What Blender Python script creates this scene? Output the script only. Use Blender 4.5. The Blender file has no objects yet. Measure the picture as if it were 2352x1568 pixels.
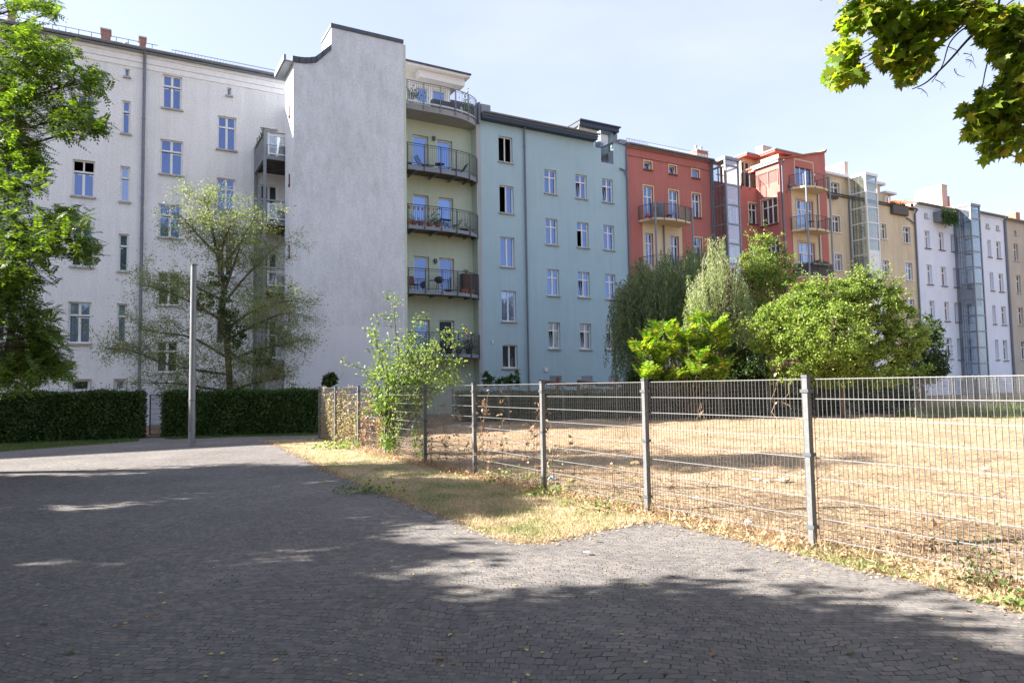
import bpy, math, random
import numpy as np
from mathutils import Vector, Matrix
random.seed(7); RNG = np.random.default_rng(11)
SC = bpy.context.scene
COL = SC.collection
# ------------------------------------------------------------------ camera
CAMH = 1.75; PITCH = math.atan(100/1600); ROLL = math.atan(.0165)
r0 = Vector((1,0,0)); u0 = Vector((0,-math.sin(PITCH),math.cos(PITCH))); FW = Vector((0,math.cos(PITCH),math.sin(PITCH)))
RT = r0*math.cos(ROLL) - u0*math.sin(ROLL); UP = r0*math.sin(ROLL) + u0*math.cos(ROLL)
cam = bpy.data.cameras.new('camera'); camo = bpy.data.objects.new('camera', cam); COL.objects.link(camo)
cam.sensor_width = 36; cam.lens = 36*1600/2352; cam.clip_end = 2000; cam.clip_start = .05
camo.matrix_world = Matrix(((RT.x,UP.x,-FW.x,0),(RT.y,UP.y,-FW.y,0),(RT.z,UP.z,-FW.z,CAMH),(0,0,0,1)))
SC.camera = camo
# ------------------------------------------------------------------ light
SUN_EL = math.radians(30); SKY = .088; EXPO = 2.1
w = bpy.data.worlds.new('World'); SC.world = w; w.use_nodes = True
wn = w.node_tree; wn.nodes.clear()
wo = wn.nodes.new('ShaderNodeOutputWorld'); wb = wn.nodes.new('ShaderNodeBackground'); ws = wn.nodes.new('ShaderNodeTexSky')
ws.sky_type = 'NISHITA'; ws.sun_disc = False; ws.sun_elevation = SUN_EL; ws.sun_rotation = math.radians(-90)
ws.air_density = 1.0; ws.dust_density = 2.0; ws.ozone_density = 1.2
# thin high clouds drifting in the sky
tc = wn.nodes.new('ShaderNodeTexCoord'); mp = wn.nodes.new('ShaderNodeMapping'); mp.inputs['Scale'].default_value = (1,1,2.6)
no = wn.nodes.new('ShaderNodeTexNoise'); no.inputs['Scale'].default_value = 2.3; no.inputs['Detail'].default_value = 7
mp.inputs['Location'].default_value = (.35,.2,.1)
cr = wn.nodes.new('ShaderNodeValToRGB'); cr.color_ramp.elements[0].position = .50; cr.color_ramp.elements[1].position = .75
cr.color_ramp.elements[1].color = (.16,.16,.16,1)
mx = wn.nodes.new('ShaderNodeMixRGB'); mx.inputs[2].default_value = (4.2,4.2,4.3,1)
hz_ = wn.nodes.new('ShaderNodeMixRGB'); hz_.inputs[0].default_value = .56; hz_.inputs[2].default_value = (2.4,2.45,3.1,1)
wn.links.new(tc.outputs['Generated'], mp.inputs['Vector']); wn.links.new(mp.outputs['Vector'], no.inputs['Vector'])
wn.links.new(no.outputs['Fac'], cr.inputs['Fac']); wn.links.new(cr.outputs['Color'], mx.inputs[0])
wn.links.new(ws.outputs[0], hz_.inputs[1]); wn.links.new(hz_.outputs[0], mx.inputs[1]); wn.links.new(mx.outputs[0], wb.inputs['Color']); wb.inputs['Strength'].default_value = SKY
wn.links.new(wb.outputs[0], wo.inputs['Surface'])
sun = bpy.data.lights.new('sun','SUN'); suno = bpy.data.objects.new('sun', sun); COL.objects.link(suno)
sun.energy = 5.0; sun.angle = math.radians(.53); sun.color = (1,.93,.84)
sd = Vector((-math.cos(SUN_EL), 0, math.sin(SUN_EL)))
suno.rotation_euler = sd.to_track_quat('Z','Y').to_euler(); suno.location = (-30,0,30)
SC.view_settings.view_transform = 'Standard'; SC.view_settings.look = 'None'; SC.view_settings.exposure = EXPO; SC.view_settings.gamma = 1
SC.render.resolution_x = 1024; SC.render.resolution_y = 682
SC.cycles.max_bounces = 6; SC.cycles.transparent_max_bounces = 12
# ------------------------------------------------------------------ measuring helpers (photo measured on a 2352 x 1568 grid)
CAMP = Vector((0,0,CAMH))
def ray(x,y): return FW + RT*((x-1176)/1600) + UP*((784-y)/1600)
def gp(x,y,z=0):
    d = ray(x,y); k = (z-CAMH)/d.z; return CAMP + d*k
def zp(x,y,Y):
    d = ray(x,y); return CAMP + d*(Y/d.y)
TH = math.radians(60.4); FU = Vector((math.sin(TH),math.cos(TH),0)); FN = Vector((math.cos(TH),-math.sin(TH),0)); FC = 40.4
FO = FN*(-FC); ROTZ = math.pi/2-TH
def P(x,y,d=0):
    """pixel -> (t along the facades, z) on the plane d metres behind the facade line"""
    q = ray(x,y); k = (-d-FC-0)/q.dot(FN); p = CAMP + q*k
    return ((p-FO).dot(FU), p.z)
def T(x,y,d=0): return P(x,y,d)[0]
def Zp(x,y,d=0): return P(x,y,d)[1]
def tow(t,d,z=0): p = FO + FU*t - FN*d; return Vector((p.x,p.y,z))
def PT(t0,x,y):
    """pixel -> (s, z) on the side plane t = t0 ; s = distance in front of the facade line"""
    q = ray(x,y); k = (t0-(CAMP-FO).dot(FU))/q.dot(FU); p = CAMP + q*k
    return ((p-FO).dot(FN), p.z)
# ------------------------------------------------------------------ objects
class MB:
    def __init__(s): s.v=[]; s.f=[]
    def quad(s,a,b,c,d): n=len(s.v); s.v+= [tuple(a),tuple(b),tuple(c),tuple(d)]; s.f.append((n,n+1,n+2,n+3)); return s
    def poly(s,ps): n=len(s.v); s.v+=[tuple(p) for p in ps]; s.f.append(tuple(range(n,n+len(ps)))); return s
    def box(s,x0,x1,y0,y1,z0,z1,m=None):
        n=len(s.v); ps=[(x0,y0,z0),(x1,y0,z0),(x1,y1,z0),(x0,y1,z0),(x0,y0,z1),(x1,y0,z1),(x1,y1,z1),(x0,y1,z1)]
        if m: ps=[m(*p) for p in ps]
        s.v+=ps; s.f+=[(n,n+3,n+2,n+1),(n+4,n+5,n+6,n+7),(n,n+1,n+5,n+4),(n+1,n+2,n+6,n+5),(n+2,n+3,n+7,n+6),(n+3,n,n+4,n+7)]; return s
    def bar(s,a,b,w,h=None):
        a=Vector(a); b=Vector(b); h=h or w; d=(b-a)
        if d.length<1e-6: return s
        d.normalize(); q=Vector((0,0,1)) if abs(d.z)<.9 else Vector((1,0,0)); x=d.cross(q).normalized(); y=x.cross(d)
        n=len(s.v)
        for p in (a,b):
            for i,j in ((-1,-1),(1,-1),(1,1),(-1,1)): s.v.append(tuple(p+x*(i*w/2)+y*(j*h/2)))
        s.f+=[(n,n+1,n+2,n+3),(n+7,n+6,n+5,n+4)]+[(n+i,n+(i+1)%4,n+4+(i+1)%4,n+4+i) for i in range(4)]; return s
    def tube(s,pts,ra,rb=None,k=6,cap=True):
        rb=ra if rb is None else rb; pts=[Vector(p) for p in pts]; m=len(pts); n0=len(s.v); x=None
        for i,p in enumerate(pts):
            d=(pts[min(i+1,m-1)]-pts[max(i-1,0)])
            if d.length<1e-7: d=Vector((0,0,1))
            d.normalize()
            if x is None:
                q=Vector((0,0,1)) if abs(d.z)<.9 else Vector((1,0,0)); x=d.cross(q).normalized()
            else: x=(x-d*x.dot(d)).normalized()
            y=d.cross(x); r=ra+(rb-ra)*i/max(1,m-1)
            for j in range(k):
                a=2*math.pi*j/k; s.v.append(tuple(p+x*(r*math.cos(a))+y*(r*math.sin(a))))
        for i in range(m-1):
            for j in range(k): a=n0+i*k+j; b=n0+i*k+(j+1)%k; s.f.append((a,b,b+k,a+k))
        if cap: s.f.append(tuple(range(n0+k-1,n0-1,-1))); s.f.append(tuple(range(n0+(m-1)*k,n0+m*k)))
        return s
    def lathe(s,c,prof,k=12):
        c=Vector(c); n0=len(s.v)
        for r,z in prof:
            for j in range(k): a=2*math.pi*j/k; s.v.append((c.x+r*math.cos(a),c.y+r*math.sin(a),c.z+z))
        for i in range(len(prof)-1):
            for j in range(k): a=n0+i*k+j; b=n0+i*k+(j+1)%k; s.f.append((a,b,b+k,a+k))
        s.f.append(tuple(range(n0+k-1,n0-1,-1))); s.f.append(tuple(range(n0+(len(prof)-1)*k,n0+len(prof)*k))); return s
    def prism(s,ps,off):
        """polygon ps extruded by vector off"""
        n=len(s.v); m=len(ps); off=Vector(off)
        s.v+=[tuple(p) for p in ps]+[tuple(Vector(p)+off) for p in ps]
        s.f.append(tuple(range(n,n+m))); s.f.append(tuple(range(n+2*m-1,n+m-1,-1)))
        s.f+=[(n+i,n+m+i,n+m+(i+1)%m,n+(i+1)%m) for i in range(m)]; return s
ORG={}
def link(name,me,mat,parent=None,kind=None):
    o=bpy.data.objects.new(name,me); COL.objects.link(o)
    if mat: me.materials.append(mat)
    if parent is not None: o.parent=parent
    if kind: o['kind']=kind
    return o
def obj(name,mb,mat,parent=None,kind=None,smooth=False,label=None):
    org=Vector((0,0,0)); q=parent
    while q is not None:
        if q.name in ORG: org=ORG[q.name]; break
        q=q.parent
    me=bpy.data.meshes.new(name); me.from_pydata([tuple(Vector(p)-org) for p in mb.v],[],mb.f); me.update()
    if smooth: me.shade_smooth()
    o=link(name,me,mat,parent,kind)
    if label: o['label']=label
    return o
def thing(name,label,cat,t=0,d=0,z=0,group=None,facade=True,loc=None):
    """an Empty at the base of a thing; its parts are built in facade coordinates (t,d,z) or world ones"""
    o=bpy.data.objects.new(name,None); COL.objects.link(o); o.empty_display_size=.3
    if facade: o.location=tow(t,d,z); o.rotation_euler=(0,0,ROTZ); ORG[o.name]=Vector((t,d,z))
    else: o.location=Vector(loc); ORG[o.name]=Vector(loc)
    o['label']=label; o['category']=cat
    if group: o['group']=group
    return o
def single(name,mb,mat,label,cat,loc,group=None,smooth=False):
    """a thing that is one mesh, given in world coordinates"""
    me=bpy.data.meshes.new(name); loc=Vector(loc); me.from_pydata([tuple(Vector(p)-loc) for p in mb.v],[],mb.f); me.update()
    if smooth: me.shade_smooth()
    o=link(name,me,mat); o.location=loc; o['label']=label; o['category']=cat
    if group: o['group']=group
    return o
def struct(name,mb,mat): return obj(name,mb,mat,None,'structure')
# ------------------------------------------------------------------ materials
def nt(name):
    m=bpy.data.materials.new(name); m.use_nodes=True; t=m.node_tree; b=t.nodes['Principled BSDF']; return m,t,b
def N(t,kind,**kw):
    n=t.nodes.new(kind)
    for k,v in kw.items():
        if k in n.inputs: n.inputs[k].default_value=v
        else: setattr(n,k,v)
    return n
def c4(c): return (c[0],c[1],c[2],1)
def mat_plain(name,col,rough=.6,metal=0,var=.12,scale=6,bump=0,bscale=80,spec=.4):
    m,t,b=nt(name); tc=N(t,'ShaderNodeTexCoord'); n=N(t,'ShaderNodeTexNoise',Scale=scale,Detail=5.0)
    t.links.new(tc.outputs['Object'],n.inputs['Vector'])
    r=N(t,'ShaderNodeValToRGB'); r.color_ramp.elements[0].position=.3; r.color_ramp.elements[1].position=.7
    r.color_ramp.elements[0].color=c4([c*(1-var) for c in col]); r.color_ramp.elements[1].color=c4([min(1,c*(1+var)) for c in col])
    t.links.new(n.outputs['Fac'],r.inputs['Fac']); t.links.new(r.outputs['Color'],b.inputs['Base Color'])
    b.inputs['Roughness'].default_value=rough; b.inputs['Metallic'].default_value=metal; b.inputs['Specular IOR Level'].default_value=spec
    if bump:
        n2=N(t,'ShaderNodeTexNoise',Scale=bscale,Detail=3.0); bp=N(t,'ShaderNodeBump',Strength=bump,Distance=.02)
        t.links.new(tc.outputs['Object'],n2.inputs['Vector']); t.links.new(n2.outputs['Fac'],bp.inputs['Height']); t.links.new(bp.outputs[0],b.inputs['Normal'])
    return m
def mat_plaster(name,col,dirt,amt=.5,rough=.9,bump=.5,bscale=14,streak=True,fine=26,spots=False,zs=.16):
    """render coat: big soft patches, vertical run-off streaks, coarse grain"""
    m,t,b=nt(name); L=t.links.new; tc=N(t,'ShaderNodeTexCoord')
    n1=N(t,'ShaderNodeTexNoise',Scale=.35,Detail=6.0,Roughness=.6); L(tc.outputs['Object'],n1.inputs['Vector'])
    mp=N(t,'ShaderNodeMapping',Scale=(2.2,2.2,zs)); L(tc.outputs['Object'],mp.inputs['Vector'])
    n2=N(t,'ShaderNodeTexNoise',Scale=1.6,Detail=8.0,Roughness=.65); L(mp.outputs[0],n2.inputs['Vector'])
    n3=N(t,'ShaderNodeTexNoise',Scale=fine,Detail=4.0,Roughness=.7); L(tc.outputs['Object'],n3.inputs['Vector'])
    mu=N(t,'ShaderNodeMath',operation='MULTIPLY'); L(n1.outputs['Fac'],mu.inputs[0]); L(n2.outputs['Fac'],mu.inputs[1])
    r=N(t,'ShaderNodeValToRGB'); r.color_ramp.elements[0].position=.16; r.color_ramp.elements[1].position=.36
    r.color_ramp.elements[0].color=(0,0,0,1); r.color_ramp.elements[1].color=(amt,amt,amt,1); L((mu if streak else n1).outputs[0],r.inputs['Fac'])
    if not streak: r.color_ramp.elements[0].position=.4; r.color_ramp.elements[1].position=.75
    mx=N(t,'ShaderNodeMixRGB'); mx.inputs[1].default_value=c4(col); mx.inputs[2].default_value=c4(dirt); L(r.outputs[0],mx.inputs[0])
    r3=N(t,'ShaderNodeValToRGB'); r3.color_ramp.elements[0].position=.3; r3.color_ramp.elements[1].position=.62
    r3.color_ramp.elements[0].color=(.74,.74,.74,1); r3.color_ramp.elements[1].color=(1,1,1,1); L(n3.outputs['Fac'],r3.inputs['Fac'])
    m2=N(t,'ShaderNodeMixRGB',blend_type='MULTIPLY'); m2.inputs[0].default_value=.8; L(mx.outputs[0],m2.inputs[1]); L(r3.outputs[0],m2.inputs[2])
    out=m2
    if spots:   # pale dowel marks in a grid
        mp2=N(t,'ShaderNodeMapping',Scale=(1.55,.01,1.1)); L(tc.outputs['Object'],mp2.inputs['Vector'])
        vo=N(t,'ShaderNodeTexVoronoi',Scale=1.0,Randomness=.25); L(mp2.outputs[0],vo.inputs['Vector'])
        lt=N(t,'ShaderNodeMath',operation='LESS_THAN'); lt.inputs[1].default_value=.055; L(vo.outputs['Distance'],lt.inputs[0])
        ms=N(t,'ShaderNodeMath',operation='MULTIPLY'); ms.inputs[1].default_value=.45; L(lt.outputs[0],ms.inputs[0])
        m3=N(t,'ShaderNodeMixRGB'); m3.inputs[2].default_value=(.82,.83,.84,1); L(ms.outputs[0],m3.inputs[0]); L(out.outputs[0],m3.inputs[1]); out=m3
    L(out.outputs[0],b.inputs['Base Color']); b.inputs['Roughness'].default_value=rough; b.inputs['Specular IOR Level'].default_value=.2
    mp3=N(t,'ShaderNodeMapping',Scale=(1,1,1.8)); L(tc.outputs['Object'],mp3.inputs['Vector'])
    n4=N(t,'ShaderNodeTexNoise',Scale=bscale,Detail=4.0); L(mp3.outputs[0],n4.inputs['Vector'])
    bp=N(t,'ShaderNodeBump',Strength=bump,Distance=.03); L(n4.outputs['Fac'],bp.inputs['Height']); L(bp.outputs[0],b.inputs['Normal'])
    return m
def mat_leaf(name,cols,trans=.35,rough=.5,tcol=None,spec=.35):
    m,t,b=nt(name); L=t.links.new; g=N(t,'ShaderNodeNewGeometry'); r=N(t,'ShaderNodeValToRGB')
    el=r.color_ramp.elements
    while len(el)<len(cols): el.new(.5)
    for i,c in enumerate(cols): el[i].position=i/(len(cols)-1) if len(cols)>1 else 0; el[i].color=c4(c)
    L(g.outputs['Random Per Island'],r.inputs['Fac']); L(r.outputs[0],b.inputs['Base Color'])
    b.inputs['Roughness'].default_value=rough; b.inputs['Specular IOR Level'].default_value=spec
    tr=N(t,'ShaderNodeBsdfTranslucent'); mm=N(t,'ShaderNodeMixRGB',blend_type='MULTIPLY'); mm.inputs[0].default_value=1; mm.inputs[2].default_value=c4(tcol or (1.9,2.1,.7))
    L(r.outputs[0],mm.inputs[1]); L(mm.outputs[0],tr.inputs['Color'])
    mx=N(t,'ShaderNodeMixShader'); mx.inputs[0].default_value=trans; L(b.outputs[0],mx.inputs[1]); L(tr.outputs[0],mx.inputs[2])
    L(mx.outputs[0],t.nodes['Material Output'].inputs['Surface']); return m
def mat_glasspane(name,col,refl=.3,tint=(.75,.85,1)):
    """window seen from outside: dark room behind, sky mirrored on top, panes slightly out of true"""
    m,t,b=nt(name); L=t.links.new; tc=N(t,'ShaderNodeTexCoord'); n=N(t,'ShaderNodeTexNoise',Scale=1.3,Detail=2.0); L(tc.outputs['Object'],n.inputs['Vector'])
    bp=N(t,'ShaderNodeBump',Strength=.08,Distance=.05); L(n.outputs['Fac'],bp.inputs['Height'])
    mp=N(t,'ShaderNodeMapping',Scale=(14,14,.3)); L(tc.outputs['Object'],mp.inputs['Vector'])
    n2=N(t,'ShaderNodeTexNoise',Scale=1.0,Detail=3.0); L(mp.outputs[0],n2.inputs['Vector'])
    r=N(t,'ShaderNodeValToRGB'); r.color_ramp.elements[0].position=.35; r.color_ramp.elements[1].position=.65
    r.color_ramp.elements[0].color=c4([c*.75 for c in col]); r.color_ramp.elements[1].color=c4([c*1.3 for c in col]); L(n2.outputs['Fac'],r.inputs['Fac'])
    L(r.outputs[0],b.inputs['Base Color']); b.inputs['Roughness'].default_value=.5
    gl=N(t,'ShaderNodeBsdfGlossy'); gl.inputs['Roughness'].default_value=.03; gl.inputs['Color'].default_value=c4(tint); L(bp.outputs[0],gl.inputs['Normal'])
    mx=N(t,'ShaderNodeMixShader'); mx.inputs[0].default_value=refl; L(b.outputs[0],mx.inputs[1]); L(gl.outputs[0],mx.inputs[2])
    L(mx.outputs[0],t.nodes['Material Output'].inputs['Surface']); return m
def mat_clear(name,tint,refl=.18,opac=.0):
    m,t,b=nt(name); L=t.links.new; tr=N(t,'ShaderNodeBsdfTransparent'); tr.inputs['Color'].default_value=c4(tint)
    gl=N(t,'ShaderNodeBsdfGlossy'); gl.inputs['Roughness'].default_value=.04; gl.inputs['Color'].default_value=(.9,.93,1,1)
    b.inputs['Base Color'].default_value=c4([c*.8 for c in tint]); b.inputs['Roughness'].default_value=.6
    m1=N(t,'ShaderNodeMixShader'); m1.inputs[0].default_value=refl; L(tr.outputs[0],m1.inputs[1]); L(gl.outputs[0],m1.inputs[2])
    m2=N(t,'ShaderNodeMixShader'); m2.inputs[0].default_value=opac; L(m1.outputs[0],m2.inputs[1]); L(b.outputs[0],m2.inputs[2])
    L(m2.outputs[0],t.nodes['Material Output'].inputs['Surface']); return m
def mat_brick(name,c1,c2,mortar,scale=1):
    m,t,b=nt(name); L=t.links.new; tc=N(t,'ShaderNodeTexCoord'); mp=N(t,'ShaderNodeMapping'); mp.inputs['Rotation'].default_value=(math.radians(90),0,0)
    s=N(t,'ShaderNodeSeparateXYZ'); L(tc.outputs['Object'],s.inputs[0]); ad=N(t,'ShaderNodeMath'); L(s.outputs[0],ad.inputs[0]); L(s.outputs[1],ad.inputs[1])
    co=N(t,'ShaderNodeCombineXYZ'); L(ad.outputs[0],co.inputs[0]); L(s.outputs[2],co.inputs[1])
    br=N(t,'ShaderNodeTexBrick'); br.inputs['Color1'].default_value=c4(c1); br.inputs['Color2'].default_value=c4(c2); br.inputs['Mortar'].default_value=c4(mortar)
    br.inputs['Scale'].default_value=1; br.inputs['Brick Width'].default_value=.25; br.inputs['Row Height'].default_value=.085; br.inputs['Mortar Size'].default_value=.012
    L(co.outputs[0],br.inputs['Vector']); L(br.outputs['Color'],b.inputs['Base Color']); b.inputs['Roughness'].default_value=.9; return m
M={}
M['white']=mat_plaster('rough_white_render',(.88,.875,.875),(.67,.66,.65),.5,bump=1.0,bscale=9,fine=14)
M['whiteband']=mat_plain('smooth_white_cornice',(.84,.83,.83),.85,var=.05)
M['greywall']=mat_plaster('weathered_grey_render',(.71,.745,.80),(.40,.41,.42),.42,bump=.25,bscale=20,fine=9,spots=True,zs=.75)
M['sidewhite']=mat_plaster('pale_grey_render',(.74,.77,.83),(.55,.56,.58),.3,bump=.2)
M['green']=mat_plaster('pale_green_render',(.60,.68,.56),(.46,.53,.45),.4,bump=.3)
M['blue']=mat_plaster('blue_green_render',(.44,.59,.65),(.36,.50,.555),.6,bump=.4,bscale=22)
M['concrete']=mat_plaster('pier_concrete',(.50,.51,.53),(.32,.32,.32),.6)
M['red']=mat_plaster('brick_red_render',(.54,.205,.175),(.42,.14,.12),.6,bump=.9,bscale=18)
M['cream']=mat_plaster('cream_render',(.75,.63,.44),(.62,.50,.33),.4,bump=.3)
M['yellow']=mat_plaster('sand_yellow_render',(.74,.63,.45),(.50,.42,.29),.7,bump=.5,bscale=18)
M['bluewhite']=mat_plaster('cool_white_render',(.80,.86,.97),(.62,.68,.80),.45,bump=.3)
M['beige']=mat_plaster('beige_render',(.55,.50,.43),(.36,.33,.28),.6,bump=.5)
M['frame']=mat_plain('white_window_frame',(.78,.78,.76),.45,var=.03)
M['surround']=mat_plain('white_window_surround',(.74,.72,.68),.8,var=.05)
M['sill']=mat_plain('stone_sill',(.42,.40,.37),.85,var=.15)
M['redsill']=mat_plain('dark_red_sill',(.16,.06,.05),.7)
M['zinc']=mat_plain('zinc_sheet',(.23,.25,.28),.5,.3,var=.1)
M['navy']=mat_plain('dark_blue_fascia',(.035,.05,.085),.5,var=.15)
M['slate']=mat_plain('slate_coping',(.075,.095,.12),.7,var=.2)
M['steel']=mat_plain('galvanised_steel',(.22,.235,.26),.5,.4,var=.12,scale=12)
M['postgrey']=mat_plain('weathered_grey_post',(.155,.16,.165),.6,.2,var=.15,scale=25)
M['darksteel']=mat_plain('dark_grey_steel',(.10,.11,.125),.5,.3)
M['whitesteel']=mat_plain('white_coated_steel',(.72,.73,.74),.4,.1,var=.04)
M['pipe']=mat_plain('grey_downpipe',(.17,.18,.22),.5,.3,var=.1)
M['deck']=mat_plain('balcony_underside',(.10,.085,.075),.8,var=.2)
M['slab']=mat_plaster('balcony_concrete_edge',(.38,.38,.39),(.22,.22,.22),.5)
M['tile']=mat_plain('dark_roof_tile',(.10,.075,.06),.85,var=.35,scale=14)
M['redtile']=mat_plain('red_roof_tile',(.36,.12,.07),.85,var=.3,scale=9)
M['brick']=mat_brick('red_chimney_brick',(.33,.10,.06),(.42,.15,.09),(.33,.27,.22))
M['palebrick']=mat_brick('pale_chimney_brick',(.50,.32,.24),(.62,.42,.32),(.55,.48,.42))
M['room']=mat_plain('dim_interior',(.035,.03,.026),.9)
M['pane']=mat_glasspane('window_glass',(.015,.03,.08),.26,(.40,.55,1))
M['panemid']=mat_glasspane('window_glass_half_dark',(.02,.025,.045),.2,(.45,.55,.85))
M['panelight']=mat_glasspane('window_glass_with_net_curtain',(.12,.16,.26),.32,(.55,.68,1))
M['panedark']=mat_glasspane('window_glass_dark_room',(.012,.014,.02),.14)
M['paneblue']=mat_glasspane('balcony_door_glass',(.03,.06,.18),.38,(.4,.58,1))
M['glass']=mat_clear('clear_sheet_glass',(.80,.88,.90),.2)
M['glasslilac']=mat_clear('lilac_lift_glass',(.72,.68,.80),.3,.25)
M['glassgreen']=mat_clear('green_lift_glass',(.72,.82,.74),.2,.08)
M['glassblue']=mat_clear('blue_lift_glass',(.52,.63,.70),.22,.1)
M['milk']=mat_plain('milky_lift_glass',(.78,.78,.76),.3,var=.04)
M['bark']=mat_plain('grey_brown_bark',(.11,.085,.065),.9,var=.35,scale=20,bump=.6,bscale=30)
M['twig']=mat_plain('dead_twig',(.26,.17,.10),.9,var=.3)
M['terracotta']=mat_plain('terracotta',(.42,.14,.07),.85)
M['blackplastic']=mat_plain('black_plastic',(.02,.022,.026),.5)
M['greycover']=mat_plain('grey_tarpaulin',(.20,.21,.23),.8,bump=.5,bscale=9)
M['wood']=mat_plain('brown_board',(.10,.05,.03),.8,var=.3)
M['log']=mat_plain('weathered_log',(.13,.10,.08),.9,var=.3,bump=.5)
M['wicker']=mat_plain('grey_wicker',(.12,.11,.105),.9,var=.4,scale=30,bump=.6)
M['reed']=mat_plain('reed_matting',(.36,.30,.24),.9,var=.3,scale=30)
M['orange']=mat_plain('orange_red_paint',(.75,.12,.04),.6)
M['redplastic']=mat_plain('red_plastic',(.5,.03,.03),.5)
# ------------------------------------------------------------------ building helpers (facade coordinates t, d, z)
def fmap(d0): return lambda s,dep,z:(s,d0+dep,z)                 # wall parallel to the street front
def smap(t0): return lambda s,dep,z:(t0+dep,-s,z)                # side wall facing the camera's left, s = distance in front
def wall_mb(mb,s0,s1,z0,z1,holes,mp,rev=.25):
    ss=sorted({s0,s1}|{min(max(v,s0),s1) for h in holes for v in h[:2]}); zs=sorted({z0,z1}|{min(max(v,z0),z1) for h in holes for v in h[2:4]})
    for i in range(len(ss)-1):
        for j in range(len(zs)-1):
            a,b,c,e=ss[i],ss[i+1],zs[j],zs[j+1]; cs,cz=(a+b)/2,(c+e)/2
            if any(h[0]<cs<h[1] and h[2]<cz<h[3] for h in holes): continue
            mb.quad(mp(a,0,c),mp(b,0,c),mp(b,0,e),mp(a,0,e))
    for h in holes:
        a,b,c,e=h[:4]; r=rev
        mb.quad(mp(a,0,c),mp(a,r,c),mp(a,r,e),mp(a,0,e)); mb.quad(mp(b,0,c),mp(b,r,c),mp(b,r,e),mp(b,0,e))
        mb.quad(mp(a,0,c),mp(b,0,c),mp(b,r,c),mp(a,r,c)); mb.quad(mp(a,0,e),mp(b,0,e),mp(b,r,e),mp(a,r,e))
    return mb
def window(root,h,kind,mp,fm=None,pm=None,sm=None,rev=.16,surround=None,sillout=.12,sill=True,open_=(),tilt=(),gap=False,name='window',fw=.065,label=None):
    """h=(s0,s1,z0,z1) opening; kind: cols x (transom?) e.g. '2t','2','1t','1','3t'"""
    s0,s1,z0,z1=h; fm=fm or M['frame']; pm=pm or random.choices((M['pane'],M['panelight'],M['panemid']),(5,1.3,1.5))[0]; mb=MB(); g=MB(); W=s1-s0; H=z1-z0
    d0,d1=rev,rev+.07
    B=lambda a,b,c,e,x=0,y=0: mb.box(a,b,d0+x,d1+y,c,e,mp)
    B(s0,s0+fw,z0,z1); B(s1-fw,s1,z0,z1); B(s0+fw,s1-fw,z0,z0+fw*1.2); B(s0+fw,s1-fw,z1-fw,z1)
    cols=int(kind[0]); tr='t' in kind; zt=z0+H*(.66 if H>1.4 else .6)
    cw=(W-2*fw)/cols; rows=[(z0+fw*1.2,z1-fw)]
    if tr:
        B(s0+fw,s1-fw,zt,zt+fw*1.3,-.012); rows=[(z0+fw*1.2,zt-(.055 if gap else 0)),(zt+fw*1.3,z1-fw)]
        if gap: mb.box(s0+fw,s1-fw,d0+.045,d1+.03,zt-.055-fw*.7,zt-.055,mp); g.quad(mp(s0+fw,d1+.03,zt-.055),mp(s1-fw,d1+.03,zt-.055),mp(s1-fw,d1+.03,zt),mp(s0+fw,d1+.03,zt))
    for c in range(1,cols):
        x=s0+fw+cw*c
        for k,(a,b) in enumerate(rows): B(x-fw*.55,x+fw*.55,a,b,-.006 if k==0 else .004)
    for k,(a,b) in enumerate(rows):
        for c in range(cols):
            xa=s0+fw+cw*c+(fw*.55 if c else 0); xb=s0+fw+cw*(c+1)-(fw*.55 if c<cols-1 else 0)
            if (k,c) in open_: continue
            if (k,c) in tilt:
                hh=b-a; ang=.16*1.0; dep=lambda z,x: d1-.01+x+(z-a)*.17
                for (p,q,u,v) in ((xa,xa+.05,a,b),(xb-.05,xb,a,b),(xa+.05,xb-.05,a,a+.05),(xa+.05,xb-.05,b-.05,b)):
                    pts=[(p,dep(u,0),u),(q,dep(u,0),u),(q,dep(u,.045),u),(p,dep(u,.045),u),(p,dep(v,0),v),(q,dep(v,0),v),(q,dep(v,.045),v),(p,dep(v,.045),v)]
                    n=len(mb.v); mb.v+=[mp(*x) for x in pts]; mb.f+=[(n,n+3,n+2,n+1),(n+4,n+5,n+6,n+7),(n,n+1,n+5,n+4),(n+1,n+2,n+6,n+5),(n+2,n+3,n+7,n+6),(n+3,n,n+4,n+7)]
                g.quad(mp(xa+.05,dep(a,.02),a),mp(xb-.05,dep(a,.02),a),mp(xb-.05,dep(b,.02),b),mp(xa+.05,dep(b,.02),b)); continue
            # slim sash frame round each light
            for (p,q,u,v) in ((xa,xa+.025,a,b),(xb-.025,xb,a,b)): mb.box(p,q,d0+.02,d1-.012,u,v,mp)
            y=d0+.045; jx=random.uniform(-.012,.012); g.quad(mp(xa,y+jx,a),mp(xb,y-jx,a),mp(xb,y-jx+random.uniform(-.01,.01),b),mp(xa,y+jx,b))
    o=obj(name,mb,fm,root,label=label)
    if g.f: obj('pane',g,pm,o)
    if sill:
        k=MB(); k.box(s0-.07,s1+.07,-sillout,rev-.003,z0-.09,z0-.004,mp); obj('sill',k,sm or M['sill'],o)
    if surround:
        k=MB(); sw=.085
        for (a,b,c,e) in ((s0-sw,s0-.003,z0,z1),(s1+.003,s1+sw,z0,z1),(s0-sw,s1+sw,z1+.003,z1+sw)): k.box(a,b,-.025,.05,c,e,mp)
        obj('surround',k,surround,o)
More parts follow.
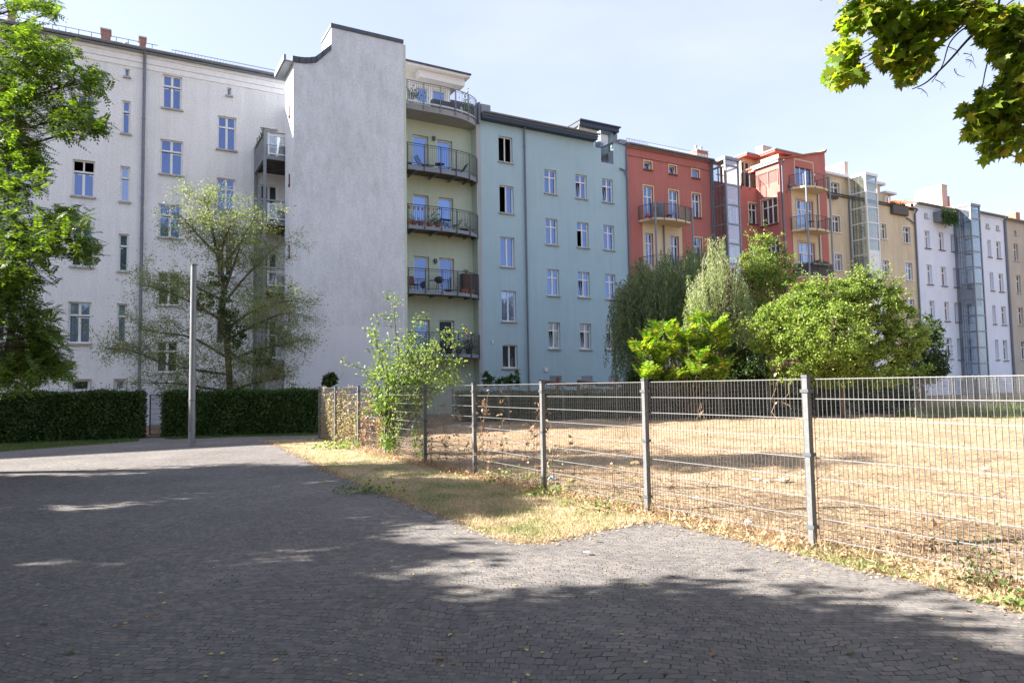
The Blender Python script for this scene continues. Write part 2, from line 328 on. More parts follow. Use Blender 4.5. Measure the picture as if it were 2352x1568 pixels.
    if open_ or tilt:
        k=MB(); r0_=rev+.12; r1=rev+1.6
        a,b,c,e=s0-.4,s1+.4,z0-.4,z1+.4
        k.quad(mp(a,r1,c),mp(b,r1,c),mp(b,r1,e),mp(a,r1,e)); k.quad(mp(a,r0_,c),mp(b,r0_,c),mp(b,r1,c),mp(a,r1,c)); k.quad(mp(a,r0_,e),mp(b,r0_,e),mp(b,r1,e),mp(a,r1,e))
        k.quad(mp(a,r0_,c),mp(a,r1,c),mp(a,r1,e),mp(a,r0_,e)); k.quad(mp(b,r0_,c),mp(b,r1,c),mp(b,r1,e),mp(b,r0_,e)); obj('room',k,M['room'],o)
    return o
def px(x0,x1,y0,y1,d=0):
    """opening measured as left/right at mid height, top/bottom at mid width -> (t0,t1,z0,z1)"""
    xm=(x0+x1)/2; ym=(y0+y1)/2; return (T(x0,ym,d),T(x1,ym,d),Zp(xm,y1,d),Zp(xm,y0,d))
def pxs(t0,x0,x1,y0,y1):
    xm=(x0+x1)/2; ym=(y0+y1)/2; a=PT(t0,x0,ym)[0]; b=PT(t0,x1,ym)[0]; return (min(a,b),max(a,b),PT(t0,xm,y1)[1],PT(t0,xm,y0)[1])
def body(mb,t0,t1,z1,d0=.3,d1=12,z0=0):
    """the rest of the house behind the front: sides, back and ceiling"""
    mb.quad((t0,d0,z0),(t0,d1,z0),(t0,d1,z1),(t0,d0,z1)); mb.quad((t1,d0,z0),(t1,d1,z0),(t1,d1,z1),(t1,d0,z1))
    mb.quad((t0,d1,z0),(t1,d1,z0),(t1,d1,z1),(t0,d1,z1)); mb.quad((t0,d0,z1),(t1,d0,z1),(t1,d1,z1),(t0,d1,z1)); return mb
def roof(root,t0,t1,ze,mat,over=.35,rise=2.4,ridge=5.5,wave=True,name='roof'):
    mb=MB(); n=int((t1-t0)/.3) if wave else 1
    for i in range(n):
        a=t0+(t1-t0)*i/n; b=t0+(t1-t0)*(i+1)/n; h=.035 if wave else 0
        mb.quad((a,-over,ze+.0),(b-.03*(n>1),-over,ze+h),(b-.03*(n>1),ridge,ze+rise+h),(a,ridge,ze+rise))
    mb.quad((t0,ridge,ze+rise),(t1,ridge,ze+rise),(t1,12,ze),(t0,12,ze))
    mb.poly([(t0,-over,ze),(t0,ridge,ze+rise),(t0,12,ze)]); mb.poly([(t1,-over,ze),(t1,ridge,ze+rise),(t1,12,ze)])
    mb.quad((t0,-over,ze-.02),(t1,-over,ze-.02),(t1,.0,ze-.02),(t0,.0,ze-.02)); return obj(name,mb,mat,root)
def gutter(root,t0,t1,z,d=-.42,mat=None):
    mb=MB(); prof=[(.09*math.cos(a),.09*math.sin(a)) for a in [math.pi+math.pi*i/6 for i in range(7)]]
    for i in range(6):
        (p,q),(r,s)=prof[i],prof[i+1]; mb.quad((t0,d+p,z+q),(t1,d+p,z+q),(t1,d+r,z+s),(t0,d+r,z+s))
    mb.box(t0,t1,d-.105,d-.085,z-.02,z+.02); mb.box(t0,t1,d+.09,d+.3,z-.16,z-.1); return obj('gutter',mb,mat or M['zinc'],root)
def downpipe(root,t,z0,z1,d=-.12,r=.06,top=True):
    mb=MB(); pts=[(t,d,z0),(t,d,z1-.5)]+([(t,d-.12,z1-.25),(t,d-.3,z1-.05)] if top else [])
    mb.tube(pts,r,k=8); z=z0+1.2
    while z<z1-1: mb.tube([(t,d,z),(t,d,z+.05)],r+.016,k=8); z+=2.1
    return obj('downpipe',mb,M['pipe'],root)
def snow_guard(root,t0,t1,z,d=.15,h=.32,two=False):
    mb=MB(); mb.bar((t0,d,z+h),(t1,d,z+h),.025); mb.bar((t0,d,z+.1),(t1,d,z+.1),.02); t=t0
    while t<t1: mb.bar((t,d,z),(t,d,z+h),.018 if not two else .03); t+=.16 if not two else .55
    return obj('snow_guard',mb,M['steel'],root)
def chimney(root,t0,t1,d0,d1,z0,z1,mat,pots=0):
    mb=MB(); mb.box(t0,t1,d0,d1,z0,z1); o=obj('chimney',mb,mat,root)
    k=MB(); k.box(t0-.04,t1+.04,d0-.04,d1+.04,z1+.003,z1+.08)
    for i in range(pots): tt=t0+(t1-t0)*(i+.5)/pots; k.lathe((tt,(d0+d1)/2,z1+.08),[(.1,0),(.09,.35),(.14,.4),(.14,.48)],8)
    obj('chimney_cap',k,M['concrete'],o); return o
def vent(root,t,d,z,h=.7):
    mb=MB(); mb.lathe((t,d,z-.6),[(.07,0),(.07,h+.45),(.14,h+.5),(.14,h+.6),(.06,h+.68)],8); return obj('roof_vent',mb,M['whitesteel'],root)

# =================================================================== 1 white house on the left
ZE=Zp(490,149)-.02          # eaves
tl,tr_=-52,T(655,500)+1.2
W1=thing('apartment_house','white rough rendered apartment house with grey tiled eaves and red chimneys, leftmost of the row','house',tl,0)
mp=fmap(0)
cA=[(166,218,368,451),(163,214,520,612),(156,209.5,693,788),(175,220,217,297)]
cN=[(280,300,231.5,307),(276,298.5,382,463),(272,295.5,537,623),(268.5,291.5,697,787)]
cB=[(373,418,174,250),(367.7,420.4,322,401),(364.6,416.5,470,546),(361.5,415,625,701),(359,410,784,855)]
cC=[(499.5,542.6,268,344),(498,540.5,410,486),(496.5,538,557,634),(496,536,708,790)]
sm_=[(286.5,298,158,177),(521.5,531.5,202,220)]
holes=[]
spec=[]
for i,r in enumerate(cA): h=px(*r); holes.append(h); spec.append((h,'2t',{0:dict(open_=((1,0),(1,1))),2:dict(pm=M['panelight'])}.get(i,{})))
for i,r in enumerate(cN): h=px(*r); holes.append(h); spec.append((h,'1t',dict(pm=M['panelight'] if i in (1,3) else M['pane'])))
for i,r in enumerate(cB): h=px(*r); holes.append(h); spec.append((h,'2t',dict(pm=M['panedark'] if i>2 else M['pane'])))
for i,r in enumerate(cC): h=px(*r); holes.append(h); spec.append((h,'2t',dict(pm=M['panedark'] if i>1 else M['pane'],gap_=0)))
for i,r in enumerate(sm_): h=px(*r); holes.append(h); spec.append((h,'1',dict(sillout=.15,fw=.035,pm=M['pane'])))
# farther columns to the left (seen between the leaves)
for dt in (-3.0,-6.6,-10,-13.5,-17,-20.5,-24,-27.5,-31,-34.5,-38,-41.5):
    for i in (3,0,1,2):
        a=px(*cA[i]); h=(a[0]+dt,a[1]+dt,a[2],a[3]) if dt==-3.0 else (a[0]+dt,a[0]+dt+1.3,a[2],a[3]); holes.append(h); spec.append((h,'2t',{}))
# cellar lights
for r in ((161,206,873,889),(264,288,872,889)): h=px(*r); h=(h[0],h[1],h[2]-.7,h[3]); holes.append(h); spec.append((h,'1',dict(pm=M['panedark'],sill=False)))
# balcony doors
for y in (295,425,580,735):
    h=(T(598,y+40),T(638,y+40),Zp(618,y)-2.55,Zp(618,y)); holes.append(h); spec.append((h,'2t',dict(pm=M['panedark'],sill=False,name='balcony_door')))
mb=MB(); wall_mb(mb,tl,tr_,0,ZE,holes,mp); body(mb,tl,tr_,ZE); obj('wall',mb,M['white'],W1)
for h,k,kw in spec:
    g=kw.pop('gap_',1); window(W1,h,k,mp,gap=bool(g) and 't' in k and h[3]-h[2]>1.2,rev=.14,**kw)
mb=MB()
for z0,z1,o in ((ZE-.35,ZE-.06,.16),(ZE-.66,ZE-.36,.10),(ZE-.95,ZE-.67,.05)): mb.box(tl,T(650,200),-o,-.002,z0,z1)
obj('cornice',mb,M['whiteband'],W1)
mb=MB(); mb.box(tl,tr_,-.006,-.001,.0,Zp(300,884)-.16) ; obj('plinth',mb,M['sidewhite'],W1)
for x,y0,y1 in ((183,873,889),(276,872,889)):
    k=MB(); h=px(x-24 if x<200 else x-13,x+24 if x<200 else x+13,y0-1,y1,0); a,b,c,e=h
    for q in ((a,b,e,e+.05),(a-.05,a,c-.7,e+.05),(b,b+.05,c-.7,e+.05)): k.box(q[0],q[1],-.04,-.001,q[2],q[3])
    obj('cellar_window_surround',k,M['sill'],W1)
roof(W1,tl,tr_-.4,ZE,M['tile'],over=.4,rise=2.2)
gutter(W1,tl,tr_-1.0,ZE-.05,-.5)
downpipe(W1,T(326,500),0,ZE,-.14,.075)
snow_guard(W1,tl,T(362,120),ZE+.12,.0,.35,True); snow_guard(W1,T(395,130),T(655,180),ZE+.05,-.1,.3)
for x0,x1,yt,yb,dd in ((18,38,8,60,1.6),(232,259,66.5,108,1.6),(320,340,85,125,1.4)):
    a=T(x0,yt+10,dd); b=T(x1,yt+10,dd); chimney(W1,a,b-.1,dd,dd+.7,ZE+.2,Zp((x0+x1)/2,yt,dd)-.08,M['brick'])
for x,y in ((75,52),(160,72),(290,95),(448,132)): vent(W1,T(x,y,.6),.6,Zp(x,y,.6)-.65,.55)
# its steel balcony tower
DB=-3.0; tb0=T(605,500,DB); tb1=tb0+2.9
levels=[(354.8,360.5,300),(504.5,511,458.7),(659,667,615),(826,833,787)]
posts=MB()
for (a,b) in ((tb0+.07,DB+.07),(tb0+.07,-.1)): posts.bar((a,b,0),(a,b,Zp(605,298,DB)),.14)
posts.bar((tb0-.14,DB+.3,0),(tb0-.14,DB+.3,Zp(605,298,DB)-3),.07)
obj('balcony_post',posts,M['steel'],W1)
BZ=[]
for i,(yt,yb,yr) in enumerate(levels):
    zt,zb,zr=Zp(605,yt,DB),Zp(605,yb,DB),Zp(605,yr,DB); BZ.append(zt)
    k=MB(); k.box(tb0+.14,tb1,DB,DB+.12,zb-.06,zt+.0); k.box(tb0,tb0+.12,DB+.14,-.18,zb-.06,zt); 
    bal=obj('balcony',k,M['steel'],W1)
    k=MB(); k.box(tb0+.12,tb1,DB+.12,-.05,zt-.1,zt-.04)
    for j in range(7): k.box(tb0+.12,tb1,DB+.3+j*.4,DB+.36+j*.4,zb-.02,zt-.1)
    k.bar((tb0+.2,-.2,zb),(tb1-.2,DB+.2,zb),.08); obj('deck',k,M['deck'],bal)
    k=MB(); k.bar((tb0+.14,DB+.05,zr),(tb1,DB+.05,zr),.05); k.bar((tb0+.07,DB+.14,zr),(tb0+.07,-.15,zr),.05); k.bar((tb0+.07,DB+.14,zt+.12),(tb0+.07,-.15,zt+.12),.04)
    j=.25
    while j<2.7: k.bar((tb0+.07,DB+j,zt+.12),(tb0+.07,DB+j,zr),.02); j+=.13
    obj('railing',k,M['steel'],bal)
    k=MB(); F=lambda a,b,c,e:k.box(a,b,DB+.02,DB+.07,c,e)
    za,zb2=zt+.08,zr-.14; F(tb0+.2,tb0+.27,za,zb2); F(tb0+.27,tb1,za,za+.07); F(tb0+.27,tb1,zb2-.07,zb2); F(tb0+2.0,tb0+2.07,za+.07,zb2-.07)
    obj('screen_frame',k,M['whitesteel'],bal)
    k=MB(); k.quad((tb0+.2,DB+.045,za),(tb1,DB+.045,za),(tb1,DB+.045,zb2),(tb0+.2,DB+.045,zb2)); obj('screen_glass',k,M['glass'],bal)

# =================================================================== 2 side wing with the bare fire wall and the round balconies
DF=-5.0; DI=-3.1
low=[(673.8,142.7),(688,145.2),(703.1,146.5),(715,146),(726.6,144.1),(741,132),(760.2,115.7),(761.7,63),(926,101)]
G=[P(x,y,DF) for x,y in low]; tL=G[0][0]; tR=G[-1][0]
W2=thing('apartment_house','weathered grey windowless fire wall with stepped top beside round balconies on pale green wall','house',tL,0)
mb=MB(); ps=[(tR,DF,0),(tL,DF,0)]+[(t,DF,z) for t,z in G]
mb.prism(ps,(0,-DI+DF+3.8 if 0 else (DI-DF),0))
o=obj('fire_wall',mb,M['greywall'],W2)
k=MB(); zq=Zp(800,750,DF); k.quad((tL+.02,DF-.006,0),(tR-.02,DF-.006,0),(tR-.02,DF-.006,zq),(tL+.02,DF-.006,zq+.02)); obj('repainted_base',k,M['sidewhite'],o)
mb=MB()
for i in range(len(G)-1):
    (a,za),(b,zb)=G[i],G[i+1]
    if i==6: continue
    th=.30 if i<6 else .2; th2=.30 if i<6 else .2
    mb.box(0,1,0,1,0,1,lambda x,y,z:(a+(b-a)*x-.05+.05*x, DF-.07+y*(DI-DF+.15), (za+(zb-za)*x)+z*(th+(th2-th)*x)))
obj('coping',mb,M['slate'],o)
# left eaves of the wing: gutter running back from the corner
mb=MB(); ze=G[0][1]+.05
mb.box(tL-.42,tL-.004,DF-.06,DI+.25,ze-.12,ze-.03); mb.box(tL-.5,tL-.38,DF-.1,DI+.35,ze-.06,ze+.22); obj('side_gutter',mb,M['zinc'],W2)
mb=MB(); mb.box(tL+.9,tR-.05,DI+.003,8,0,ze-.4); mb.box(tL+4.0,tR-.05,DI+.003,2,ze-.397,ze+2); obj('wing_wall',mb,M['sidewhite'],W2)
mb=MB()
for y0,y1 in ((243,267),(400,425),(563,590),(715,735)):
    s0,za=PT(tL,666,y0); s1,zb=PT(tL,666,y1); mb.bar((tL-.04,-s0,za),(tL-.04,-s0,zb),.05); mb.lathe((tL-.04,-s0,zb-.1),[(.06,0),(.06,.12)],8)
obj('overflow_pipe',mb,M['redsill'],W2)
mb=MB(); mb.box(tR+.003,tR+.16,DF+.05,DI+.5,0,G[-1][1]-.02); mb.box(tR+.003,tR+.1,DI+.5,-.9,0,G[-1][1]-1.5); obj('edge_strip',mb,M['green'],W2)
# recessed green wall
DG=.75; tg0=tR-2.5; tg1=T(1086,600,DG); zTop=Zp(1000,228,0)
slabL=[(234,247.4,183),(377,387,326.7),(515.6,523,467.8),(665.6,673,614.5),(812,820,762)]
doors=[(948,984,311,388),(1004,1039,322.5,394),(949,984.6,448,524),(1007,1041,454.6,528),(950.6,986,589,672),(1009,1043,593,674),(952,987,734,820),(1009,1044,735.5,820)]
dh=[px(*r,d=DG) for r in doors]
mb=MB(); wall_mb(mb,tg0,tg1,0,zTop,dh,fmap(DG),rev=.3)
mb.quad((tg1,DG,0),(tg1,0,0),(tg1,0,zTop),(tg1,DG,zTop)); obj('wall',mb,M['green'],W2)
for i,h in enumerate(dh): window(W2,h,'1',fmap(DG),rev=.2,pm=M['paneblue'] if i<4 else M['panelight'] if i==-1 else M['pane'],sill=False,name='balcony_door',fw=.09)
mb=MB(); pz=Zp(1098,271); tp0=tg1+.0; tp1=T(1106,500); mb.box(tp0+.003,tp1,0,1.2,0,pz); obj('pier',mb,M['concrete'],W2)
for x,y in ((995.5,318),(999.4,598.7)):
    k=MB(); t,z=P(x,y,DG); k.box(t-.09,t+.09,DG-.16,DG-.003,z-.12,z+.1); k.lathe((t,DG-.1,z-.2),[(.05,0),(.08,.08)],8); obj('wall_lamp',k,M['darksteel'],W2)
# arc plan shared by all round balconies
AR=[(929.5,-.86,247.4),(965.8,-.88,253.8),(1008,-.94,260.9),(1043,-.9,269),(1071.3,-.68,277.8),(1087.7,-.33,286.6),(1093.6,.0,291.3)]
arc=[(T(x,y,d),d) for x,d,y in AR]; arc=[(tR-1.5,-.7)]+arc
def dense(pts,k=4):
    out=[]
    for i in range(len(pts)-1):
        p0=pts[max(i-1,0)];p1=pts[i];p2=pts[i+1];p3=pts[min(i+2,len(pts)-1)]
        for j in range(k):
            u=j/k; out.append(tuple(.5*((2*p1[c])+(-p0[c]+p2[c])*u+(2*p0[c]-5*p1[c]+4*p2[c]-p3[c])*u*u+(-p0[c]+3*p1[c]-3*p2[c]+p3[c])*u**3) for c in (0,1)))
    out.append(tuple(pts[-1])); return out
arcd=dense(arc)
def ring_railing(par,pts,zf,zr,mat,mid=.12,vert=.13,postevery=1.15,low=.18,post_w=.05,horiz=0,drop=.0):
    k=MB(); L=0; cum=[0]
    for i in range(1,len(pts)): L+=math.dist(pts[i],pts[i-1]); cum.append(L)
    def at(s):
        for i in range(1,len(pts)):
            if cum[i]>=s: u=(s-cum[i-1])/max(1e-6,cum[i]-cum[i-1]); return (pts[i-1][0]+(pts[i][0]-pts[i-1][0])*u,pts[i-1][1]+(pts[i][1]-pts[i-1][1])*u)
        return pts[-1]
    k.tube([(p[0],p[1],zr) for p in pts],.028,k=6)
    if not horiz:
        k.tube([(p[0],p[1],zr-mid) for p in pts],.016,k=4); k.tube([(p[0],p[1],zf+low) for p in pts],.02,k=4)
        s=vert
        while s<L: x,y=at(s); k.bar((x,y,zf+low),(x,y,zr-mid),.016); s+=vert
    else:
        for j in range(horiz): z=zf+.1+(zr-zf-.1)*j/horiz; k.tube([(p[0],p[1],z) for p in pts],.011,k=4)
    n=max(1,round(L/postevery))
    for j in range(n+1): x,y=at(min(L-.03,L*j/n+.02)); k.bar((x,y,zf-drop),(x,y,zr),post_w)
    return obj('railing',k,mat,par)
SL=[]
for i,(yt,yb,yr) in enumerate(slabL):
    x=930; q=-.86; zt,zb,zr=Zp(x,yt,q),Zp(x,yb,q),Zp(x,yr,q); SL.append(zt)
    poly=[(a,b) for a,b in arcd]+[(tg1-.01,DG-.01),(arcd[0][0],DG-.01)]
    k=MB(); th=zt-zb
    if i==0:
        k.prism([(a,b,zb) for a,b in poly],(0,0,th)); bal=obj('balcony',k,M['slab'],W2)
    else:
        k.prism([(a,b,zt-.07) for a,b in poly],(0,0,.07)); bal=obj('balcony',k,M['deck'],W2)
        k=MB()
        for j in range(len(arcd)-1):
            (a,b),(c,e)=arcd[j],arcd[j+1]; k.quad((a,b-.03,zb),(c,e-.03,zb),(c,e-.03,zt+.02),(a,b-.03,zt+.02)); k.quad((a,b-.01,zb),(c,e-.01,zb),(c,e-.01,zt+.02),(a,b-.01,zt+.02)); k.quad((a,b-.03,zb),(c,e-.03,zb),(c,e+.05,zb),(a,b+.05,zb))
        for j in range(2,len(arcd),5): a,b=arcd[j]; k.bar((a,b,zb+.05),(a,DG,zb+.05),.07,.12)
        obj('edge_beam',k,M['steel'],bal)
    ring_railing(bal,[(a,b-.07) for a,b in arcd],zt,zr,M['darksteel'] if i else M['steel'],drop=.28,low=.14 if i else .05)
    if i==0:
        k=MB()
        for j in range(len(arcd)-1): (a,b),(c,e)=arcd[j],arcd[j+1]; k.quad((a,b-.02,zt+.05),(c,e-.02,zt+.05),(c,e-.02,zt+.2),(a,b-.02,zt+.2))
        obj('white_kick_plate',k,M['whitesteel'],bal)
# penthouse set back on the terrace
DP=1.9; tp=T(1034,240,DP); zr_=Zp(1034,187,DP); zd=SL[0]
hp=[px(957,985,200,245,DP),px(993,1025,207,252,DP)]; hp=[(a,b,zd,e) for a,b,c,e in hp]
mb=MB(); wall_mb(mb,tR-2,tp,zd-.2,zr_,hp,fmap(DP),rev=.2); mb.quad((tp,DP,zd-.2),(tp,8,zd-.2),(tp,8,zr_),(tp,DP,zr_)); obj('penthouse_wall',mb,M['whiteband'],W2)
for h in hp: window(W2,h,'1',fmap(DP),rev=.1,sill=False,name='terrace_door',fw=.1,pm=M['paneblue'])
mb=MB(); mb.box(tR-2,tp+1.0,DP-1.1,8,zr_+.003,zr_+.16); mb.box(T(960,170,DP-.5),tp+.75,DP-.75,DP-.01,zr_-.5,zr_); obj('awning_box',mb,M['whiteband'],W2)
mb=MB(); mb.box(tR-2,tp+1.05,DP-1.2,8,zr_+.163,zr_+.26); obj('penthouse_roof',mb,M['slate'],W2)
mb=MB(); tq=T(1105,250,.6); mb.box(tp+.003,tq,2.4,9,zd-.3,Zp(1100,252,2.4)); mb.box(tg1-.0+.003,tp1,.0+1.203,9,0,pz+.3); obj('rear_wall',mb,M['whiteband'],W2)
mb=MB(); zz=Zp(1100,252,2.4); mb.box(tp+.01,tq+.25,2.2,9,zz+.003,zz+.22); obj('rear_roof',mb,M['slate'],W2)
# chimney stub at the step of the fire wall
mb=MB(); a,z1=G[7]; mb.box(a-.0-.012,a+.9,DF+.25,DI-.05,G[6][1]+.35,z1-.15); obj('step_chimney',mb,M['palebrick'],W2)

# =================================================================== 3 blue green house
tb_0=tp1+.003; tb_1=T(1443,600); ZB=Zp(1240,303)
W3=thing('apartment_house','blue green rendered apartment house with dark blue eaves and three columns of small windows','house',tb_0,0)
st=[(1145.3,1177,314.5,372.5),(1147.5,1180,427,489.7),(1149.7,1181.5,544.6,612.7),(1152.5,1185.5,668,738),(1154.7,1188.8,792.3,845)]
c2=[(1250.8,1278.2,390.5,444.6),(1254,1281,502.6,561.5),(1257,1284.4,618.6,678.6),(1260.2,1287,740,800.5)]
c3=[(1322.2,1348,401.8,455.6),(1325.7,1352,511,568),(1328.3,1354.7,624.7,682.3),(1332.7,1358,743,801.6)]
c4_=[(1383.5,1408,411.6,464.4),(1386.6,1411,517.6,573.6),(1390.5,1414,629.6,686.7),(1394.3,1418.4,744.5,802.3)]
ce=[(1262.4,1290,863,886),(1335.6,1361,863,886),(1398,1422,863,886)]
sp=[]
for i,r in enumerate(st): sp.append((px(*r),'2',dict(pm=[M['pane'],M['pane'],M['pane'],M['panelight'],M['panedark']][i],open_={0:((0,0),(0,1)),1:((0,0),)}.get(i,()))))
for cc,col in enumerate((c2,c3,c4_)):
    for i,r in enumerate(col): sp.append((px(*r),'2t',dict(pm=M['panedark'] if i==3 else M['pane'],tilt={(1,0):((0,0),),(2,0):((0,0),),(1,2):((0,0),),(0,3):((0,0),),(1,3):((0,0),),(2,3):((0,0),)}.get((cc,i),()),open_=((0,0),) if (cc,i)==(1,1) else ())))
for i,r in enumerate(ce): h=px(*r); h=(h[0],h[1],h[2]-.6,h[3]); sp.append((h,'2' ,dict(pm=M['panedark'],sill=False)))
tn0,tn1=T(1380.6,350),T(1408.5,350); zn0=Zp(1394,374.5); zpe=Zp(1420,350)
mb=MB(); tf=T(1364,320)
wall_mb(mb,tb_0,tf,0,ZB,[s[0] for s in sp if s[0][1]<tf],fmap(0)); wall_mb(mb,tf,tb_1,0,ZB-.35,[s[0] for s in sp if s[0][0]>tf]+[(tn0,tn1,zn0,ZB+1)],fmap(0),rev=.6)
mb.box(tn1,tb_1,.0+.002,1.5,ZB-.347,ZB+.25); body(mb,tb_0,tb_1,ZB-.35,d0=1.0); obj('wall',mb,M['blue'],W3)
for h,k,kw in sp: window(W3,h,k,fmap(0),rev=.15,**kw)
for i,r in enumerate(ce):
    h=px(*r); k=MB(); k.box(h[0]+.01,h[1]-.01,.03,.13,h[3]-(.55 if i<2 else .2),h[3]-.01); obj('roller_shutter',k,M['steel'],W3)
mb=MB(); mb.box(tb_0-.1,tf+.0,-.5,.05,ZB+.01,ZB+.36); obj('fascia',mb,M['navy'],W3)
roof(W3,tb_0-.1,tf,ZB+.38,M['tile'],over=.55,rise=1.6,ridge=6); gutter(W3,tb_0-.1,tf+.1,ZB+.42,-.62)
downpipe(W3,T(1207,560),0,ZB+.3,-.12,.065); downpipe(W3,T(1444,560)-.05,0,ZB+.3,-.12,.06)
mb=MB()
for t,z in (P(1141,441.5),P(1410,860)): mb.box(t,t+.01,-.01,0,z,z+.01)
a,z=P(1422,388); b,z2=P(1441,404); mb=MB(); mb.tube([(a,-.1,z),(a+.5,-.13,z-.1),(b-.1,-.14,z2-.2),(b-.1,-.14,z2-.6)],.06,k=8); obj('overflow_pipe',mb,M['pipe'],W3)
mb=MB(); mb.box(tb_0-.12,tb_0+.55,-.45,1.2,ZB+.36,ZB+.95); mb.box(tb_0-.25,tb_0-.12,-.3,1.2,ZB-.3,ZB+1.1); obj('party_wall_cap',mb,M['zinc'],W3)
# dormer on the right
DD=1.5; td0,td1=T(1328,310,DD),T(1406,330,DD); zdt=Zp(1370,300,DD)
dr=(T(1366,350,DD),T(1388,350,DD),zn0,Zp(1378,326,DD))
mb=MB(); wall_mb(mb,td0,td1,zn0,zdt,[dr],fmap(DD),rev=.1); mb.quad((td0,DD,zn0),(td0,6,zn0+1.5),(td0,6,zdt),(td0,DD,zdt)); mb.quad((tf-.5,.6,zn0-.002),(tb_1,.6,zn0-.002),(tb_1,DD,zn0-.002),(tf-.5,DD,zn0-.002)); obj('dormer_wall',mb,M['whiteband'],W3)
window(W3,dr,'1',fmap(DD),rev=.03,sill=False,name='terrace_door')
mb=MB(); mb.box(td0-.15,td1+.35,DD-.45,6,zdt+.003,zdt+.33); obj('dormer_fascia',mb,M['navy'],W3)
mb=MB(); mb.box(td0-.2,td1+.45,DD-.6,6,zdt+.333,zdt+.42); obj('dormer_roof',mb,M['slate'],W3)
mb=MB(); mb.tube([(td0-.1,DD-.4,zdt+.3),(td0-.05,DD-.25,zdt),(td0-.05,DD-.15,zdt-.4)],.06,k=8); obj('dormer_downpipe',mb,M['zinc'],W3)
k=MB(); zt=Zp(1394,343.5)
k.bar((tn0,.05,zt),(tn1,.05,zt),.04); k.bar((tn0,.05,zt-.15),(tn1,.05,zt-.15),.025); k.bar((tn0,.05,zn0+.1),(tn1,.05,zn0+.1),.03)
for i in range(9): t=tn0+(tn1-tn0)*i/8; k.bar((t,.05,zn0),(t,.05,zt),.018)
obj('terrace_railing',k,M['steel'],W3)
mb=MB(); mb.box(td1+.003,td1+.6,DD+.1,6,ZB,zdt+.1); mb.box(tb_1-.6,tb_1+.1,-.1,6,ZB+.253,ZB+.6); mb.box(tn1-.05,tb_1,-.06,1.6,ZB+.253,ZB+.33) ; obj('parapet_cap',mb,M['zinc'],W3)
k=MB(); t,z=P(1138.3,441.5); 
for (x,y,s) in ((1130,443,.0),(1184,712,.0)): pass
t,z=P(1130,442); k.box(t-.05,t+.05,-.08,-.002,z-.1,z+.1) if 0 else None
t,z=P(1130,786); k.box(t-.06,t+.06,-.1,-.002,z-.1,z+.12); t,z=P(1253.7,848.5); k.box(t-.15,t+.12,-.08,-.002,z-.13,z+.13); obj('wall_vent',k,M['whitesteel'],W3)
# =================================================================== 4 red house
tr0=tb_1+.003; trm=T(1638.5,560); ZR=Zp(1540,351); tw=T(1742,560); tw1_=None
W4=thing('apartment_house','brick red rendered apartment house with bowed steel balconies and a projecting side wing','house',tr0,0)
DW=-2.4; tW=tw; tWe=T(1905,500,DW)
mb=MB()
small=[(1479.4,1496.5,371,389.5),(1536.8,1553,380.7,400),(1589.3,1605.5,390,409)]
tall=[(1478.5,1500.5,428,502),(1537,1558.6,438,508),(1590,1609,445,499)]
tall2=[(1483,1500.5,536,608),(1541,1559.5,543,612),(1595,1613,546,606)]
tall3=[(1487,1504,645,712),(1545,1563,650,716),(1599,1617,655,712)]
sp=[(px(*r),'1',dict(surround=M['cream'],sm=M['redsill'],tilt=((0,0),) if i<2 else ())) for i,r in enumerate(small)]
for q in (tall,tall2,tall3):
    for i,r in enumerate(q): sp.append((px(*r),'2t',dict(surround=M['cream'],sm=M['redsill'],pm=M['pane'] if q is tall else None,sill=i==2)))
pat=(1720,1739.8,467,514)
rs=[(px(*pat),'2t',dict(surround=M['cream'],sm=M['redsill'],pm=M['panedark'],tilt=((0,0),))),(px(1724,1743,561,608),'2t',dict(surround=M['cream'],sm=M['redsill'],pm=M['panelight'])),
    (px(1672,1690,462,515),'2t',dict(surround=M['whiteband'],pm=M['panelight'])),(px(1674,1692,553,605),'2t',dict(surround=M['whiteband'],pm=M['panelight']))]
zter=Zp(1722,430)
wall_mb(mb,tr0,trm,0,ZR,[s[0] for s in sp],fmap(0)); wall_mb(mb,trm,tW+.3,0,zter,[s[0] for s in rs],fmap(0)); body(mb,tr0,tWe,zter,d0=1.4)
mb.quad((trm,0,zter),(trm,1.4,zter),(trm,1.4,ZR),(trm,0,ZR)); mb.quad((trm,0,zter-.002),(tW+.3,0,zter-.002),(tW+.3,1.4,zter-.002),(trm,1.4,zter-.002))
obj('wall',mb,M['red'],W4)
for h,k,kw in sp: window(W4,h,k,fmap(0),rev=.14,**kw)
for h,k,kw in rs: window(W4,h,k,fmap(0),rev=.14,**kw)
mb=MB(); mb.box(tr0,trm,-.12,-.002,ZR-.25,ZR); mb.box(tr0,trm,-.08,-.002,ZR-.85,ZR-.77); obj('cornice',mb,M['red'],W4)
roof(W4,tr0,trm+.5,ZR+.02,M['redtile'],over=.3,rise=1.6,ridge=6); gutter(W4,tr0,trm+.1,ZR+.0,-.35); snow_guard(W4,tr0+.2,trm,ZR+.15,.1,.35)
a=T(1601,350,2.5); b=T(1626,352,2.5); chimney(W4,a,b,2.5,3.4,ZR+.3,Zp(1612,347,2.5),M['brick'],2)
downpipe(W4,trm-.1,0,ZR,-.1,.05)
mb=MB(); mb.quad((T(1476.5,620),-.012,0),(T(1567,620),-.012,0),(T(1567,620),-.012,Zp(1520,509)),(T(1476.5,620),-.012,Zp(1520,509)))
